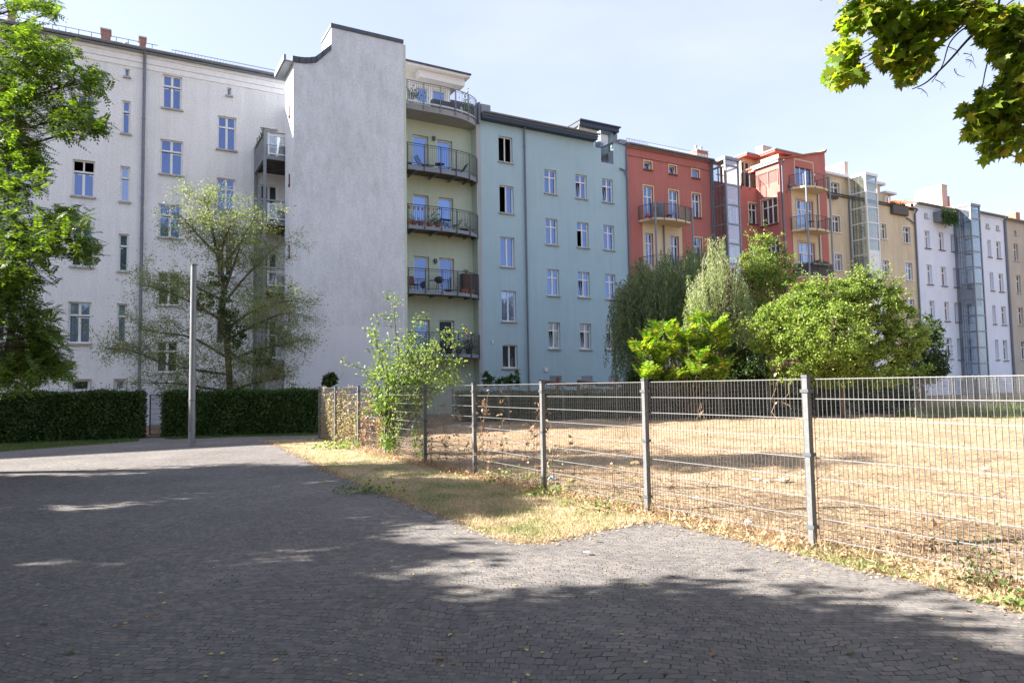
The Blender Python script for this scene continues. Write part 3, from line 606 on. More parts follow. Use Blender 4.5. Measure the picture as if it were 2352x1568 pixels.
# cream painted field under the main balconies, as a thin coat with the openings left free
mb=MB(); fl=[(px(*r)[0]-.02,px(*r)[1]+.02,px(*r)[2]-.02,px(*r)[3]+.02) for q in (tall2,tall3) for r in q[:2]]
wall_mb(mb,T(1476.5,560),T(1567,560),0,Zp(1522,512),fl,fmap(-.012),rev=.008); obj('cream_field',mb,M['cream'],W4)
k=MB(); k.tube([(T(1524,560),-.1,0),(T(1524,560),-.1,Zp(1523,516))],.05,k=8); obj('balcony_drain',k,M['pipe'],W4)
# bowed balconies
def bowed(par,tA,tB,dA,dB,bow,zt,zr,th=.16,wicker=False):
    """plan: out from the wall at tA, bow from (tA,dB) to (tB,dB), back at tB"""
    n=10; arcp=[(tA+(tB-tA)*i/n, dB-bow*math.sin(math.pi*i/n)) for i in range(n+1)]
    pts=[(tA-.45,dA)]+arcp+[(tB,dA)]
    k=MB(); k.prism([(a,b,zt-th) for a,b in pts],(0,0,th)); bal=obj('balcony',k,M['cream'],par)
    k=MB(); q=[(tA-.42,dA-.05)]+[(a,b-.03) for a,b in arcp]+[(tB+.02,dA-.05)]
    ring_railing(bal,q,zt,zr,M['darksteel'],horiz=9,postevery=1.0,drop=.18,post_w=.045)
    if wicker:
        k=MB(); z0,z1=zt+.06,zr-.06
        for i in range(len(q)-1): (a,b),(c,e)=q[i],q[i+1]; k.quad((a,b+.04,z0),(c,e+.04,z0),(c,e+.04,z1),(a,b+.04,z1)); k.quad((a,b+.06,z0),(c,e+.06,z0),(c,e+.06,z1),(a,b+.06,z1))
        obj('wicker_screen',k,M['wicker'],bal)
    return bal
D4=-1.3; tA=T(1503,500,D4); tB=T(1588,512,D4); RB=[]
for yt,yr in ((498.6,462),(618,572)):
    zt=Zp(1503,yt,D4); zr=zt+1.05; RB.append(zt); bowed(W4,tA,tB,0,D4,.35,zt,zr)
k=MB(); zz=RB[0]+1.08
for t in (tA,tB): k.tube([(t,D4-.12,0),(t,D4-.12,zz)],.075,k=8)
obj('balcony_column',k,M['zinc'],W4)
# set back top floor over the light well
DS=1.4; ha=(T(1703,400,DS),T(1724,410,DS),zter+.1,Zp(1714,372,DS)); zto=Zp(1722,366,DS)
tSL=T(1715,351,DS-.7); zto=Zp(1715,352.5,DS-.7)-.25; tIA=T(1741,364,DS-.7); tIB=T(1850,362,-1.1)
mb=MB(); wall_mb(mb,tSL+.45,tIA+.5,zter-.1,zto+.1,[ha],fmap(DS),rev=.15); mb.quad((tSL+.45,DS,zter-.1),(tSL+.45,4,zter-.1),(tSL+.45,4,zto+.1),(tSL+.45,DS,zto+.1))
hb=pxs(tW+1.1,1745,1768,376,425); hb=(max(hb[0],-1.3),hb[1],zter+.1,hb[3])
wall_mb(mb,-1.4,.55,zter-.1,zto+.1,[],smap(tIA+.5),rev=.12); mb.quad((tIA+.5,-.55,zter),(tIB,-.55,zter),(tIB,-.55,zto+.1),(tIA+.5,-.55,zto+.1))
obj('set_back_wall',mb,M['cream'],W4)
window(W4,ha,'2t',fmap(DS),rev=.1,sill=False,name='terrace_door',pm=M['panedark'])
window(W4,(-.9,.2,zter+.15,zto-.35),'1t',smap(tIA+.44),rev=0,sill=False,name='terrace_door',pm=M['panedark'])
mb=MB(); zo=zto+.1; mb.prism([(tSL,DS-.7,zo+.003),(tIA,DS-.7,zo+.003),(tIA,-1.1,zo+.003),(tIB,-1.1,zo+.003),(tIB,4,zo+.003),(tSL,4,zo+.003)],(0,0,.16)); obj('set_back_roof',mb,M['red'],W4)
mb=MB(); mb.prism([(tSL-.05,DS-.78,zo+.166),(tIA-.08,DS-.78,zo+.166),(tIA-.08,-1.2,zo+.166),(tIB+.05,-1.2,zo+.166),(tIB+.05,4,zo+.166),(tSL-.05,4,zo+.166)],(0,0,.1)); obj('set_back_gutter',mb,M['zinc'],W4)
a=T(1752,345,3.5); b=T(1772,345,3.5); chimney(W4,a,b,3.5,4.3,zo+.1,Zp(1763,350,3.5)+.5,M['palebrick'])
q=[(T(1703,440),-.02),(tW-.04,-.02),(tW-.04,-2.3)]; ring_railing(W4,q,zter,zter+1.05,M['darksteel'],horiz=9,postevery=1.0,drop=.25,post_w=.05)
# projecting wing
zs0=Zp(1799,368,DW)-.05; zs1=Zp(1897,352,DW)
side=pxs(tW,1749,1786,456,516); side2=pxs(tW,1757,1791,548,604)
mb=MB(); wall_mb(mb,0,-DW,0,zs0-.25,[side,side2],smap(tW),rev=.2)
wd=[(1826,1867,371,428),(1830,1868,461,527),(1836,1872,558,632),(1840,1876,655,720)]
wdh=[px(*r,d=DW) for r in wd]; tWf=tWe-.25
wall_mb(mb,tW,tWf,0,zs0-.25,wdh,fmap(DW),rev=.2); mb.quad((tWf,DW,0),(tWf,3,0),(tWf,3,zs0),(tWf,DW,zs0))
mb.prism([(tW,DW,zs0-.25),(tWf,DW,zs0-.25),(tWf,DW,zs1),(tW,DW,zs0)],(0,3.2,0)); obj('wing_wall',mb,M['red'],W4)
for i,h in enumerate((side,side2)): window(W4,h,'3t',smap(tW),rev=.12,surround=M['cream'],sm=M['redsill'],pm=M['panedark'])
for i,h in enumerate(wdh): window(W4,h,'3' if i==0 else '3t',fmap(DW),rev=.14,surround=M['cream'],sill=False,name='balcony_door',pm=M['pane'] if i==0 else M['panelight'])
mb=MB(); mb.prism([(tW-.1,DW-.12,zs0+.0),(tWf+.08,DW-.12,zs1+.02),(tWf+.08,DW-.12,zs1+.17),(tW-.1,DW-.12,zs0+.14)],(0,3.5,0)); obj('wing_roof',mb,M['redtile'],W4)
mb=MB(); mb.box(tW-.22,tW-.103,DW-.1,.2,zs0-.2,zs0-.02); mb.box(tW-.3,tW-.18,DW-.15,.3,zs0-.02,zs0+.12); obj('wing_gutter',mb,M['zinc'],W4)
mb=MB(); mb.box(tWf-.12,tWf+.12,DW-.16,1.2,zs1+.173,zs1+.28); obj('verge_cap',mb,M['zinc'],W4)
k=MB()
for j in range(12): k.bar((tW+.1,DW+.1+j*.16,zs0+.15),(tW+.1,DW+.1+j*.16,zs0+.5),.03)
k.bar((tW+.1,DW+.1,zs0+.5),(tW+.1,DW+1.9,zs0+.5),.04); obj('snow_guard',k,M['whitesteel'],W4)
downpipe(W4,tW+.22,0,zs0,DW-.1,.065)
t,z=P(1813,505,DW); 
t,z=P(1812,508.5,DW)
k=MB(); t,z=P(1812,428,DW); k.lathe((t,DW-.15,z-.1),[(.18,0),(.2,.1),(.16,.25)],10); k.tube([(t,DW-.12,z-.1),(t-.2,DW-.12,z-.4),(t-.45,DW-.1,z-.6)],.04,k=6); obj('hopper_head',k,M['pipe'],W4)
flw=[(h[0]-.14,h[1]+.14,h[2]-.02,h[3]+.14) for h in wdh[1:]]
mb=MB(); wall_mb(mb,T(1820,520,DW),T(1885,520,DW),0,Zp(1850,434,DW),flw,fmap(DW-.012),rev=.008); obj('cream_field',mb,M['cream'],W4)
k=MB(); t=T(1879,520,DW); k.tube([(t,DW-.08,0),(t,DW-.08,Zp(1879,440,DW)),(t-.3,DW-.08,Zp(1879,436,DW)+.2)],.045,k=8); obj('balcony_drain',k,M['pipe'],W4)
D5=DW-1.2; tA5=T(1852,500,D5); tB5=T(1906,500,D5); WB=[]
for i,(yt,yr) in enumerate(((426,390),(523,490),(631.5,595),(735,700))):
    zt=Zp(1853,yt,D5); WB.append(zt); bowed(W4,tA5,tB5,DW,D5,.3,zt,zt+1.05,wicker=i==2)
k=MB()
for t in (tA5,tB5): k.tube([(t,D5-.1,0),(t,D5-.1,WB[0]+1.1)],.075,k=8)
obj('balcony_column',k,M['zinc'],W4)

# =================================================================== glass lift shafts (each stands on its own)
def lift(label,xl,xc,xr,yc,d1,frame,gl,gr,rings,cab=None,backmat=None,top=None,low=None):
    tL_=T(xc,500,d1); tR_=T(xr,500,d1); z1=Zp(xc,yc,d1)
    r=thing('lift_shaft',label,'lift shaft',tL_,d1)
    f=MB(); w=.13
    for t in (tL_,tR_-w):
        for d in (d1,-.16): f.box(t,t+w,d,d+w,0,z1-.25)
    zs=[Zp(xc,y,d1) for y in rings]+[Zp(xc,rings[-1],d1)-(Zp(xc,rings[-2],d1)-Zp(xc,rings[-1],d1))*k for k in range(1,6)]
    zs=[z for z in zs if z>.3]
    for z in zs:
        f.box(tL_+w,tR_-w,d1+.01,d1+w-.01,z-.06,z+.06); f.box(tL_+.01,tL_+w-.01,d1+w,-.16,z-.06,z+.06); f.box(tR_-w+.01,tR_-.01,d1+w,-.16,z-.06,z+.06)
    obj('frame',f,frame,r)
    g=MB(); g.quad((tL_+w,d1+.06,0),(tR_-w,d1+.06,0),(tR_-w,d1+.06,z1-.25),(tL_+w,d1+.06,z1-.25)); obj('front_glass',g,gr,r)
    g=MB(); g.quad((tL_+.06,d1+w,0),(tL_+.06,-.16,0),(tL_+.06,-.16,z1-.25),(tL_+.06,d1+w,z1-.25)); g.quad((tR_-.06,d1+w,0),(tR_-.06,-.16,0),(tR_-.06,-.16,z1-.25),(tR_-.06,d1+w,z1-.25)); obj('side_glass',g,gl,r)
    c=MB(); c.box(tL_-.05,tR_+.05,d1-.05,-.03,z1-.25,z1); obj('cap',c,top or frame,r)
    k=MB()
    for t,d in ((tL_+.5,-.3),(tL_+.95,-.3),(tL_+.3,(d1)/2)): k.bar((t,d,0),(t,d,z1-.4),.07)
    for z in zs: k.bar((tL_+.3,-.3,z-.4),(tR_-.3,-.3,z-.4),.06)
    obj('guide_rails',k,M['darksteel'],r)
    if cab:
        k=MB(); k.box(tL_+.25,tR_-.2,d1+.25,-.5,cab,cab+2.3); obj('cabin',k,M['darksteel'],r)
    if low:
        k=MB(); k.quad((tL_+w,d1+.03,0),(tR_-w,d1+.03,0),(tR_-w,d1+.03,low),(tL_+w,d1+.03,low)); obj('milky_panel',k,M['milk'],r)
    return r
lift('dark framed glass lift shaft on the red house, lilac tinted front','',1670,1702,359,-1.55,M['zinc'],M['glass'],M['glasslilac'],[379,423,468.7,512.5,558,604])
lift('white framed glass lift shaft on the sand yellow house','',1992,2019,396,-1.75,M['whitesteel'],M['glassgreen'],M['glass'],[439,473.8,509.5,546,581.9,617.6],low=Zp(2005,574,-1.75))
lift('dark blue glass lift shaft with grey frame on the cool white house','',2230,2252,466,-1.8,M['steel'],M['glassblue'],M['glassblue'],[500,540,575,611,649,685,722],cab=Zp(2240,700,-1.8))
# =================================================================== 5 sand yellow house
ty0=tWe+.2; ty1=T(2103,560); ZY=Zp(2060,474)
W5=thing('apartment_house','sand yellow apartment house with stained attic storey behind the white framed glass lift','house',T(1890,560),0)
ty0=T(1890,560)
sp=[]
for i,r in enumerate([(1912,1929.7,496,533.5),(1917.8,1934.8,583.5,621.5),(1923,1940,670,706),(2023,2036,514,548.5),(2028,2042.3,597.5,633),(2034,2048,681,716),(2074.4,2091,521,558),(2080,2096.3,603,643),(2087,2101,687,727),(2093,2106,772,812)]):
    sp.append((px(*r),'2t',dict(surround=M['surround'],pm=M['panedark'] if i%3==0 else M['panelight'],sill=True,sm=M['surround'])))
mb=MB(); wall_mb(mb,ty0,ty1,0,ZY,[s[0] for s in sp],fmap(0)); body(mb,ty0,ty1,ZY); obj('wall',mb,M['yellow'],W5)
for h,k,kw in sp: window(W5,h,k,fmap(0),rev=.16,**kw)
gutter(W5,ty0,ty1,ZY+.02,-.25,M['tile'])
DA=.35; zA=Zp(1930,408,DA); tA_=T(2021,430,DA)
ah=px(1908.6,1928,419,448,DA)
mb=MB(); wall_mb(mb,ty0,tA_,ZY-.02,zA,[ah],fmap(DA)); mb.box(tA_+.003,T(2040,450,DA),DA,6,ZY-.01,Zp(2035,446,DA)); mb.box(ty0,tA_,DA+.5,8,ZY,zA-.01); obj('attic_wall',mb,M['yellow'],W5)
window(W5,ah,'2t',fmap(DA),surround=M['surround'],sm=M['surround'],pm=M['panedark'])
window(W5,px(2030,2039.6,454,467.5,DA),'2',fmap(DA-.2),surround=M['surround'],sill=False,pm=M['panedark'],name='attic_window')
mb=MB(); mb.box(ty0,tA_+.4,DA-.35,8,zA+.003,zA+.25); mb.box(tA_+.403,T(2052,450,DA),DA-.35,6,Zp(2035,446,DA)+.003,Zp(2035,446,DA)+.2); obj('attic_roof',mb,M['sidewhite'],W5)
roof(W5,T(2050,450),ty1,ZY+.1,M['redtile'],over=.3,rise=1.9,ridge=5)
downpipe(W5,T(1952,560),0,ZY,-.1,.055); downpipe(W5,T(1960,560),0,ZY,-.1,.055); downpipe(W5,ty1-.05,0,ZY,-.12,.09)
k=MB(); a,z=P(2080,501); b,z2=P(2101,514); k.tube([(a,-.1,z),(a+.6,-.12,z-.15),(b-.2,-.12,z2-.1)],.06,k=8); obj('overflow_pipe',k,M['pipe'],W5)
a=T(1922,390,2.0);chimney(W5,a,a+.55,1.2,4.2,ZY+2,Zp(1935,372,1.2),M['palebrick'])
k=MB(); a=T(2044,476); b=T(2079,482); z=Zp(2060,482); k.box(a,b,-.35,-.3,z-.5,z+.35); k.box(a,b,-.3,.3,z-.55,z-.5); k.box(a,a+.05,-.3,0,z-.5,z+.35); obj('attic_balcony',k,M['wicker'],W5)
# =================================================================== 6 cool white house
tc0=ty1+.003; tc1=T(2196,560); ZC=Zp(2150,476)
W6=thing('apartment_house','cool white apartment house with ivy covered roof balcony, left of the dark blue lift','house',tc0,0)
sp=[]
rows=[[(2123.6,2135.8,530,570),(2156,2168,534,574),(2184,2193,539,578)],[(2129,2141.4,608,653),(2161.5,2173.7,613,656.6),(2190,2197.4,615.5,659.3)],[(2134.8,2147.3,690.6,736),(2168.8,2180.3,693,737.4),(2193,2202,695,739.4)],[(2140.8,2152,774.7,822),(2173.7,2187,776,824),(2199,2207,777,826)]]
for q in rows:
    for i,r in enumerate(q): sp.append((px(*r),'2t' if i<2 else '1',dict(pm=M['panedark'] if i==1 else M['panelight'],sm=M['redsill'],fw=.09)))
for r in ((2123,2131,489.5,500.5),(2181,2187.6,499,509.5)): sp.append((px(*r),'2',dict(pm=M['panedark'],sm=M['sill'])))
mb=MB(); wall_mb(mb,tc0,tc1,0,ZC,[s[0] for s in sp],fmap(0)); body(mb,tc0,tc1,ZC); obj('wall',mb,M['bluewhite'],W6)
for h,k,kw in sp: window(W6,h,k,fmap(0),rev=.2,**kw)
mb=MB(); mb.box(tc0,tc1,-.14,-.002,ZC-.3,ZC-.02); obj('cornice',mb,M['bluewhite'],W6)
roof(W6,tc0,tc1,ZC+.02,M['redtile'],over=.35,rise=1.7,ridge=5); gutter(W6,tc0,tc1,ZC,-.45)
a=T(2132,440,2.5); chimney(W6,T(2160,440,2.0)-.5,T(2168,440,2.0)-.1,1.6,4.6,ZC+.3,Zp(2165,425,1.6),M['palebrick'],0); chimney(W6,T(2171,440,2.5),T(2180,440,2.5),2.5,3.3,ZC+.5,Zp(2175,452,2.5),M['brick'])
k=MB(); a=T(2143,495); b=T(2176,500); z=Zp(2160,512); k.box(a,b,-.9,.3,z-.08,z); k.box(a,b,-.9,-.85,z,z+1.0); k.box(a,a+.05,-.85,0,z,z+1.0); k.box(a,b,.0,.05,z+1,z+2.3) if 0 else None; balc6=(a,b,z); obj('roof_balcony',k,M['steel'],W6)
downpipe(W6,tc1-.05,0,ZC,-.12,.08)
# =================================================================== 7 second cool white house and 8 beige house at the edge
td=T(2312,620); ZD=Zp(2280,495)
W7=thing('apartment_house','cool white apartment house right of the dark blue lift shaft','house',tc1+.003,0)
sp=[]
for q in (((2268.7,2276.6,551.5,590),(2288,2299,554.8,593.4)),((2274.3,2282.5,625.4,667.5),(2294,2305,628.6,670)),((2280,2287.5,701,744),(2299.7,2311,703.8,746)),((2286.5,2294,780,826),(2304,2314,781,827.5))):
    for i,r in enumerate(q): sp.append((px(*r),'1' if i==0 else '2t',dict(pm=M['panelight'] if i==0 else M['panedark'],sm=M['redsill'],fw=.09)))
for r in ((2264,2272,514,524),(2287.5,2295,518,529)): sp.append((px(*r),'1',dict(pm=M['panedark'])))
sp=[s for s in sp if s[0][1]<td]
mb=MB(); wall_mb(mb,tc1+.003,td,0,ZD,[s[0] for s in sp],fmap(0)); body(mb,tc1+.003,td,ZD); obj('wall',mb,M['bluewhite'],W7)
for h,k,kw in sp: window(W7,h,k,fmap(0),rev=.2,**kw)
mb=MB(); mb.box(tc1+.01,td,-.14,-.002,ZD-.3,ZD-.02); obj('cornice',mb,M['bluewhite'],W7)
roof(W7,tc1+.1,td,ZD+.02,M['redtile'],over=.35,rise=1.5,ridge=5); gutter(W7,tc1+.1,td,ZD,-.45); downpipe(W7,td,0,ZD,-.14,.13)
te=td+26; ZF=ZD-.1
W8=thing('apartment_house','beige apartment house at the right end of the row','house',td+.003,0)
sp=[]
base=[(2327.7,2338.5,560.4,599),(2334,2345,632,672.5),(2338.6,2350,706,746),(2345,2356,784,826)]
for r in base:
    h=px(*r)
    for k in range(4): sp.append(((h[0]+k*3.4,h[1]+k*3.4,h[2],h[3]),'2t',dict(pm=M['panedark'])))
h=px(2329,2334.6,529.7,539.5)
for k in range(4): sp.append(((h[0]+k*3.4,h[1]+k*3.4,h[2],h[3]),'1',dict(pm=M['panedark'])))
mb=MB(); wall_mb(mb,td+.003,te,0,ZF,[s[0] for s in sp],fmap(0)); body(mb,td+.003,te,ZF); obj('wall',mb,M['beige'],W8)
for h,k,kw in sp: window(W8,h,k,fmap(0),rev=.2,**kw)
roof(W8,td+.1,te,ZF+.02,M['redtile'],over=.35,rise=1.5,ridge=5); gutter(W8,td+.1,te,ZF,-.45)
a=T(2333,492,2.0); chimney(W8,a,a+1.0,2,3,ZF+.3,Zp(2337,489,2),M['brick'],2)
# =================================================================== ground
def mat_cobble():
    m,t,b=nt('small_stone_paving'); L=t.links.new; tc=N(t,'ShaderNodeTexCoord')
    n0=N(t,'ShaderNodeTexNoise',Scale=.35,Detail=2.0); L(tc.outputs['Object'],n0.inputs['Vector'])
    n1=N(t,'ShaderNodeTexNoise',Scale=8.0,Detail=2.0); L(tc.outputs['Object'],n1.inputs['Vector'])
    def off(n,k):
        s=N(t,'ShaderNodeVectorMath',operation='SUBTRACT'); s.inputs[1].default_value=(.5,.5,.5); L(n.outputs['Color'],s.inputs[0])
        q=N(t,'ShaderNodeVectorMath',operation='SCALE'); q.inputs['Scale'].default_value=k; L(s.outputs[0],q.inputs[0]); return q
    a=N(t,'ShaderNodeVectorMath',operation='ADD'); L(tc.outputs['Object'],a.inputs[0]); L(off(n0,1.6).outputs[0],a.inputs[1])
    a2=N(t,'ShaderNodeVectorMath',operation='ADD'); L(a.outputs[0],a2.inputs[0]); L(off(n1,.045).outputs[0],a2.inputs[1])
    mp=N(t,'ShaderNodeMapping'); mp.inputs['Rotation'].default_value=(0,0,math.radians(9)); L(a2.outputs[0],mp.inputs['Vector'])
    br=N(t,'ShaderNodeTexBrick'); L(mp.outputs[0],br.inputs['Vector'])
    for k,v in (('Scale',1.0),('Brick Width',.074),('Row Height',.062),('Mortar Size',.0042),('Mortar Smooth',.6),('Bias',0.0)): br.inputs[k].default_value=v
    br.offset=.5; br.squash=1
    br.inputs['Color1'].default_value=(0,0,0,1); br.inputs['Color2'].default_value=(1,1,1,1); br.inputs['Mortar'].default_value=(.5,.5,.5,1)
    r=N(t,'ShaderNodeValToRGB'); el=r.color_ramp.elements; el[0].color=(.172,.166,.17,1); el[1].color=(.25,.236,.228,1); el.new(.5).color=(.205,.198,.20,1); el.new(.85).color=(.238,.22,.212,1); L(br.outputs['Color'],r.inputs['Fac'])
    n2=N(t,'ShaderNodeTexNoise',Scale=.55,Detail=6.0); L(tc.outputs['Object'],n2.inputs['Vector'])
    r2=N(t,'ShaderNodeValToRGB'); r2.color_ramp.elements[0].position=.3; r2.color_ramp.elements[1].position=.7; r2.color_ramp.elements[0].color=(.82,.80,.78,1); r2.color_ramp.elements[1].color=(1.1,1.08,1.05,1); L(n2.outputs['Fac'],r2.inputs['Fac'])
    mm=N(t,'ShaderNodeMixRGB',blend_type='MULTIPLY'); mm.inputs[0].default_value=1; L(r.outputs[0],mm.inputs[1]); L(r2.outputs[0],mm.inputs[2])
    # joints: width varies from place to place, filled with dark grit and moss
    n3=N(t,'ShaderNodeTexNoise',Scale=9.0,Detail=2.0); L(tc.outputs['Object'],n3.inputs['Vector'])
    gr=N(t,'ShaderNodeMapRange'); gr.inputs[1].default_value=.38; gr.inputs[2].default_value=.62; L(n3.outputs['Fac'],gr.inputs[0])
    jf=N(t,'ShaderNodeMath',operation='MULTIPLY'); L(br.outputs['Fac'],jf.inputs[0]); L(gr.outputs[0],jf.inputs[1])
    jc=N(t,'ShaderNodeMixRGB'); jc.inputs[1].default_value=(.045,.040,.034,1); jc.inputs[2].default_value=(.05,.06,.025,1); L(n2.outputs['Fac'],jc.inputs[0])
    mx=N(t,'ShaderNodeMixRGB'); L(jf.outputs[0],mx.inputs[0]); L(mm.outputs[0],mx.inputs[1]); L(jc.outputs[0],mx.inputs[2])
    # dry straw dust trodden in
    n5=N(t,'ShaderNodeTexNoise',Scale=1.1,Detail=9.0,Roughness=.75); L(tc.outputs['Object'],n5.inputs['Vector'])
    g5=N(t,'ShaderNodeMapRange'); g5.inputs[1].default_value=.58; g5.inputs[2].default_value=.72; g5.inputs[4].default_value=.45; L(n5.outputs['Fac'],g5.inputs[0])
    m5=N(t,'ShaderNodeMixRGB'); m5.inputs[2].default_value=(.36,.29,.21,1); L(g5.outputs[0],m5.inputs[0]); L(mx.outputs[0],m5.inputs[1])
    L(m5.outputs[0],b.inputs['Base Color']); b.inputs['Roughness'].default_value=.85; b.inputs['Specular IOR Level'].default_value=.15
    n4=N(t,'ShaderNodeTexNoise',Scale=40.0,Detail=4.0); L(tc.outputs['Object'],n4.inputs['Vector'])
    iv=N(t,'ShaderNodeMath',operation='MULTIPLY_ADD'); iv.inputs[1].default_value=-1.0; L(jf.outputs[0],iv.inputs[0])
    n6=N(t,'ShaderNodeMath',operation='MULTIPLY'); n6.inputs[1].default_value=.5; L(n4.outputs['Fac'],n6.inputs[0]); L(n6.outputs[0],iv.inputs[2])
    iv2=N(t,'ShaderNodeMath',operation='MULTIPLY_ADD'); iv2.inputs[1].default_value=.25; L(br.outputs['Color'],iv2.inputs[0]); L(iv.outputs[0],iv2.inputs[2])
    bp=N(t,'ShaderNodeBump',Strength=.8,Distance=.014); L(iv2.outputs[0],bp.inputs['Height']); L(bp.outputs[0],b.inputs['Normal']); return m
def mat_patch(name,c1,c2,c3,s1=.8,s2=14,bump=.7,dist=.03,p=(.42,.6)):
    m,t,b=nt(name); L=t.links.new; tc=N(t,'ShaderNodeTexCoord')
    n1=N(t,'ShaderNodeTexNoise',Scale=s1,Detail=6.0,Roughness=.65); n2=N(t,'ShaderNodeTexNoise',Scale=s2,Detail=5.0,Roughness=.7)
    L(tc.outputs['Object'],n1.inputs['Vector']); L(tc.outputs['Object'],n2.inputs['Vector'])
    r=N(t,'ShaderNodeValToRGB'); r.color_ramp.elements[0].position=p[0]; r.color_ramp.elements[1].position=p[1]; r.color_ramp.elements[0].color=c4(c1); r.color_ramp.elements[1].color=c4(c2); L(n1.outputs['Fac'],r.inputs['Fac'])
    r2=N(t,'ShaderNodeMapRange'); r2.inputs[1].default_value=.52; r2.inputs[2].default_value=.68; L(n2.outputs['Fac'],r2.inputs[0])
    mx=N(t,'ShaderNodeMixRGB'); mx.inputs[2].default_value=c4(c3); L(r2.outputs[0],mx.inputs[0]); L(r.outputs[0],mx.inputs[1]); L(mx.outputs[0],b.inputs['Base Color'])
    b.inputs['Roughness'].default_value=.95; b.inputs['Specular IOR Level'].default_value=.15
    bp=N(t,'ShaderNodeBump',Strength=bump,Distance=dist); L(n2.outputs['Fac'],bp.inputs['Height']); L(bp.outputs[0],b.inputs['Normal']); return m
def mat_blades(name,dry,green,mid,s=.9,lo=.44,hi=.6):
    """blades: patches of green and dry, each blade a little different"""
    m,t,b=nt(name); L=t.links.new; tc=N(t,'ShaderNodeTexCoord'); g=N(t,'ShaderNodeNewGeometry')
    n1=N(t,'ShaderNodeTexNoise',Scale=s,Detail=4.0); L(tc.outputs['Object'],n1.inputs['Vector'])
    ad=N(t,'ShaderNodeMath',operation='MULTIPLY_ADD'); ad.inputs[1].default_value=.22; L(g.outputs['Random Per Island'],ad.inputs[0]); L(n1.outputs['Fac'],ad.inputs[2])
    r=N(t,'ShaderNodeValToRGB'); e=r.color_ramp.elements; e[0].position=lo+.1; e[1].position=hi+.13; e[0].color=c4(dry); e[1].color=c4(green); e.new((lo+hi)/2+.11).color=c4(mid); L(ad.outputs[0],r.inputs['Fac'])
    hs=N(t,'ShaderNodeHueSaturation'); mr=N(t,'ShaderNodeMapRange'); mr.inputs[3].default_value=.6; mr.inputs[4].default_value=1.35; L(g.outputs['Random Per Island'],mr.inputs[0]); L(mr.outputs[0],hs.inputs['Value']); L(r.outputs[0],hs.inputs['Color'])
    L(hs.outputs[0],b.inputs['Base Color']); b.inputs['Roughness'].default_value=.7; b.inputs['Specular IOR Level'].default_value=.2
    tr=N(t,'ShaderNodeBsdfTranslucent'); L(hs.outputs[0],tr.inputs['Color']); mx=N(t,'ShaderNodeMixShader'); mx.inputs[0].default_value=.3; L(b.outputs[0],mx.inputs[1]); L(tr.outputs[0],mx.inputs[2]); L(mx.outputs[0],t.nodes['Material Output'].inputs['Surface']); return m
M['cobble']=mat_cobble()
M['soil']=mat_patch('dry_soil',(.20,.14,.085),(.30,.22,.13),(.12,.085,.05))
M['vergebase']=mat_patch('parched_verge_soil',(.45,.36,.24),(.35,.31,.18),(.23,.17,.11),s1=1.1)
M['hay']=mat_patch('mown_hay_ground',(.45,.33,.215),(.35,.25,.155),(.16,.11,.07),s1=.6,s2=7,bump=1,dist=.09)
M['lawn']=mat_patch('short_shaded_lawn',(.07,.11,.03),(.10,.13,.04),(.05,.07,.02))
M['straw']=mat_blades('loose_straw',(.56,.43,.29),(.22,.155,.095),(.41,.30,.185),s=2.2)
M['grass']=mat_blades('verge_grass',(.58,.47,.31),(.21,.27,.09),(.44,.39,.21),s=1.1,lo=.48,hi=.61)
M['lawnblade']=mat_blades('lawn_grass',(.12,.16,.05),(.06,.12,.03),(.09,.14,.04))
M['deadleaf']=mat_blades('dead_leaves',(.52,.37,.24),(.34,.21,.12),(.60,.47,.31),s=3)
edge=[(-60,1042),(0,1037),(200,1022),(318,1013),(324,1006),(374,1005),(392,1009),(545,1003),(640,1001),(731,999.5)]
verge=[(729,1007.5),(680,1009),(600,1011.5),(640,1024),(690,1047),(735,1074),(790,1097),(850,1120),(905,1139),(960,1162),(1020,1186),(1080,1213),(1130,1233),(1190,1247),(1245,1247),(1300,1237),(1400,1213),(1460,1201),(1510,1197),(1600,1216),(1720,1243),(1850,1277),(1980,1306),(2100,1336),(2250,1376),(2352,1410)]
vw=[gp(*p) for p in verge]
def wob(pts,a=.05):
    out=[]
    for i in range(len(pts)-1):
        p,q=pts[i],pts[i+1]; n=max(1,int((q-p).length/.35))
        for j in range(n):
            o=p+(q-p)*(j/n); s=.6+.03*abs(o.y); out.append(o+Vector((random.uniform(-a,a)*s,random.uniform(-a,a)*s,0)))
    out.append(pts[-1]); return out
random.seed(3)
vww=wob(vw); 
pave=[gp(*p) for p in edge]+vww+[Vector((5.6,2.2,0)),Vector((8.5,-2.5,0)),Vector((8.5,-14,0)),Vector((-34,-14,0)),Vector((-34,12,0)),Vector((-26,15.5,0))]
mb=MB(); mb.box(-600,600,-300,900,-.5,-.012); struct('ground',mb,M['soil'])
mb=MB(); mb.poly([(p.x,p.y,0) for p in pave]); struct('pavement',mb,M['cobble'])
# fence posts along the front
posts8=[(1868,1257),(1489,1187),(1250,1135),(1091,1095),(977,1071),(886,1047),(824,1024),(771,1012),(734,1003)]
fp_=[gp(1868,1257)]
for (x,yb_) in posts8[1:]:
    q_=gp(x,yb_); tn=q_.x/q_.y; p=fp_[-1]; a=1+tn*tn; bq=-2*(p.x*tn+p.y); c=p.x**2+p.y**2-6.25; Y=(-bq+math.sqrt(bq*bq-4*a*c))/(2*a); fp_.append(Vector((tn*Y,Y,0)))
fdir=(fp_[0]-fp_[1]).normalized()
front=[fp_[0]+fdir*5.02,fp_[0]+fdir*2.51]+fp_
back=[fp_[-1],Vector((-5.35,26.6,0)),Vector((-4.0,28.7,0)),Vector((-2.66,30.8,0))]
bd=Vector((2.47,.42,0)); back+= [back[-1]+bd*i for i in range(1,14)]
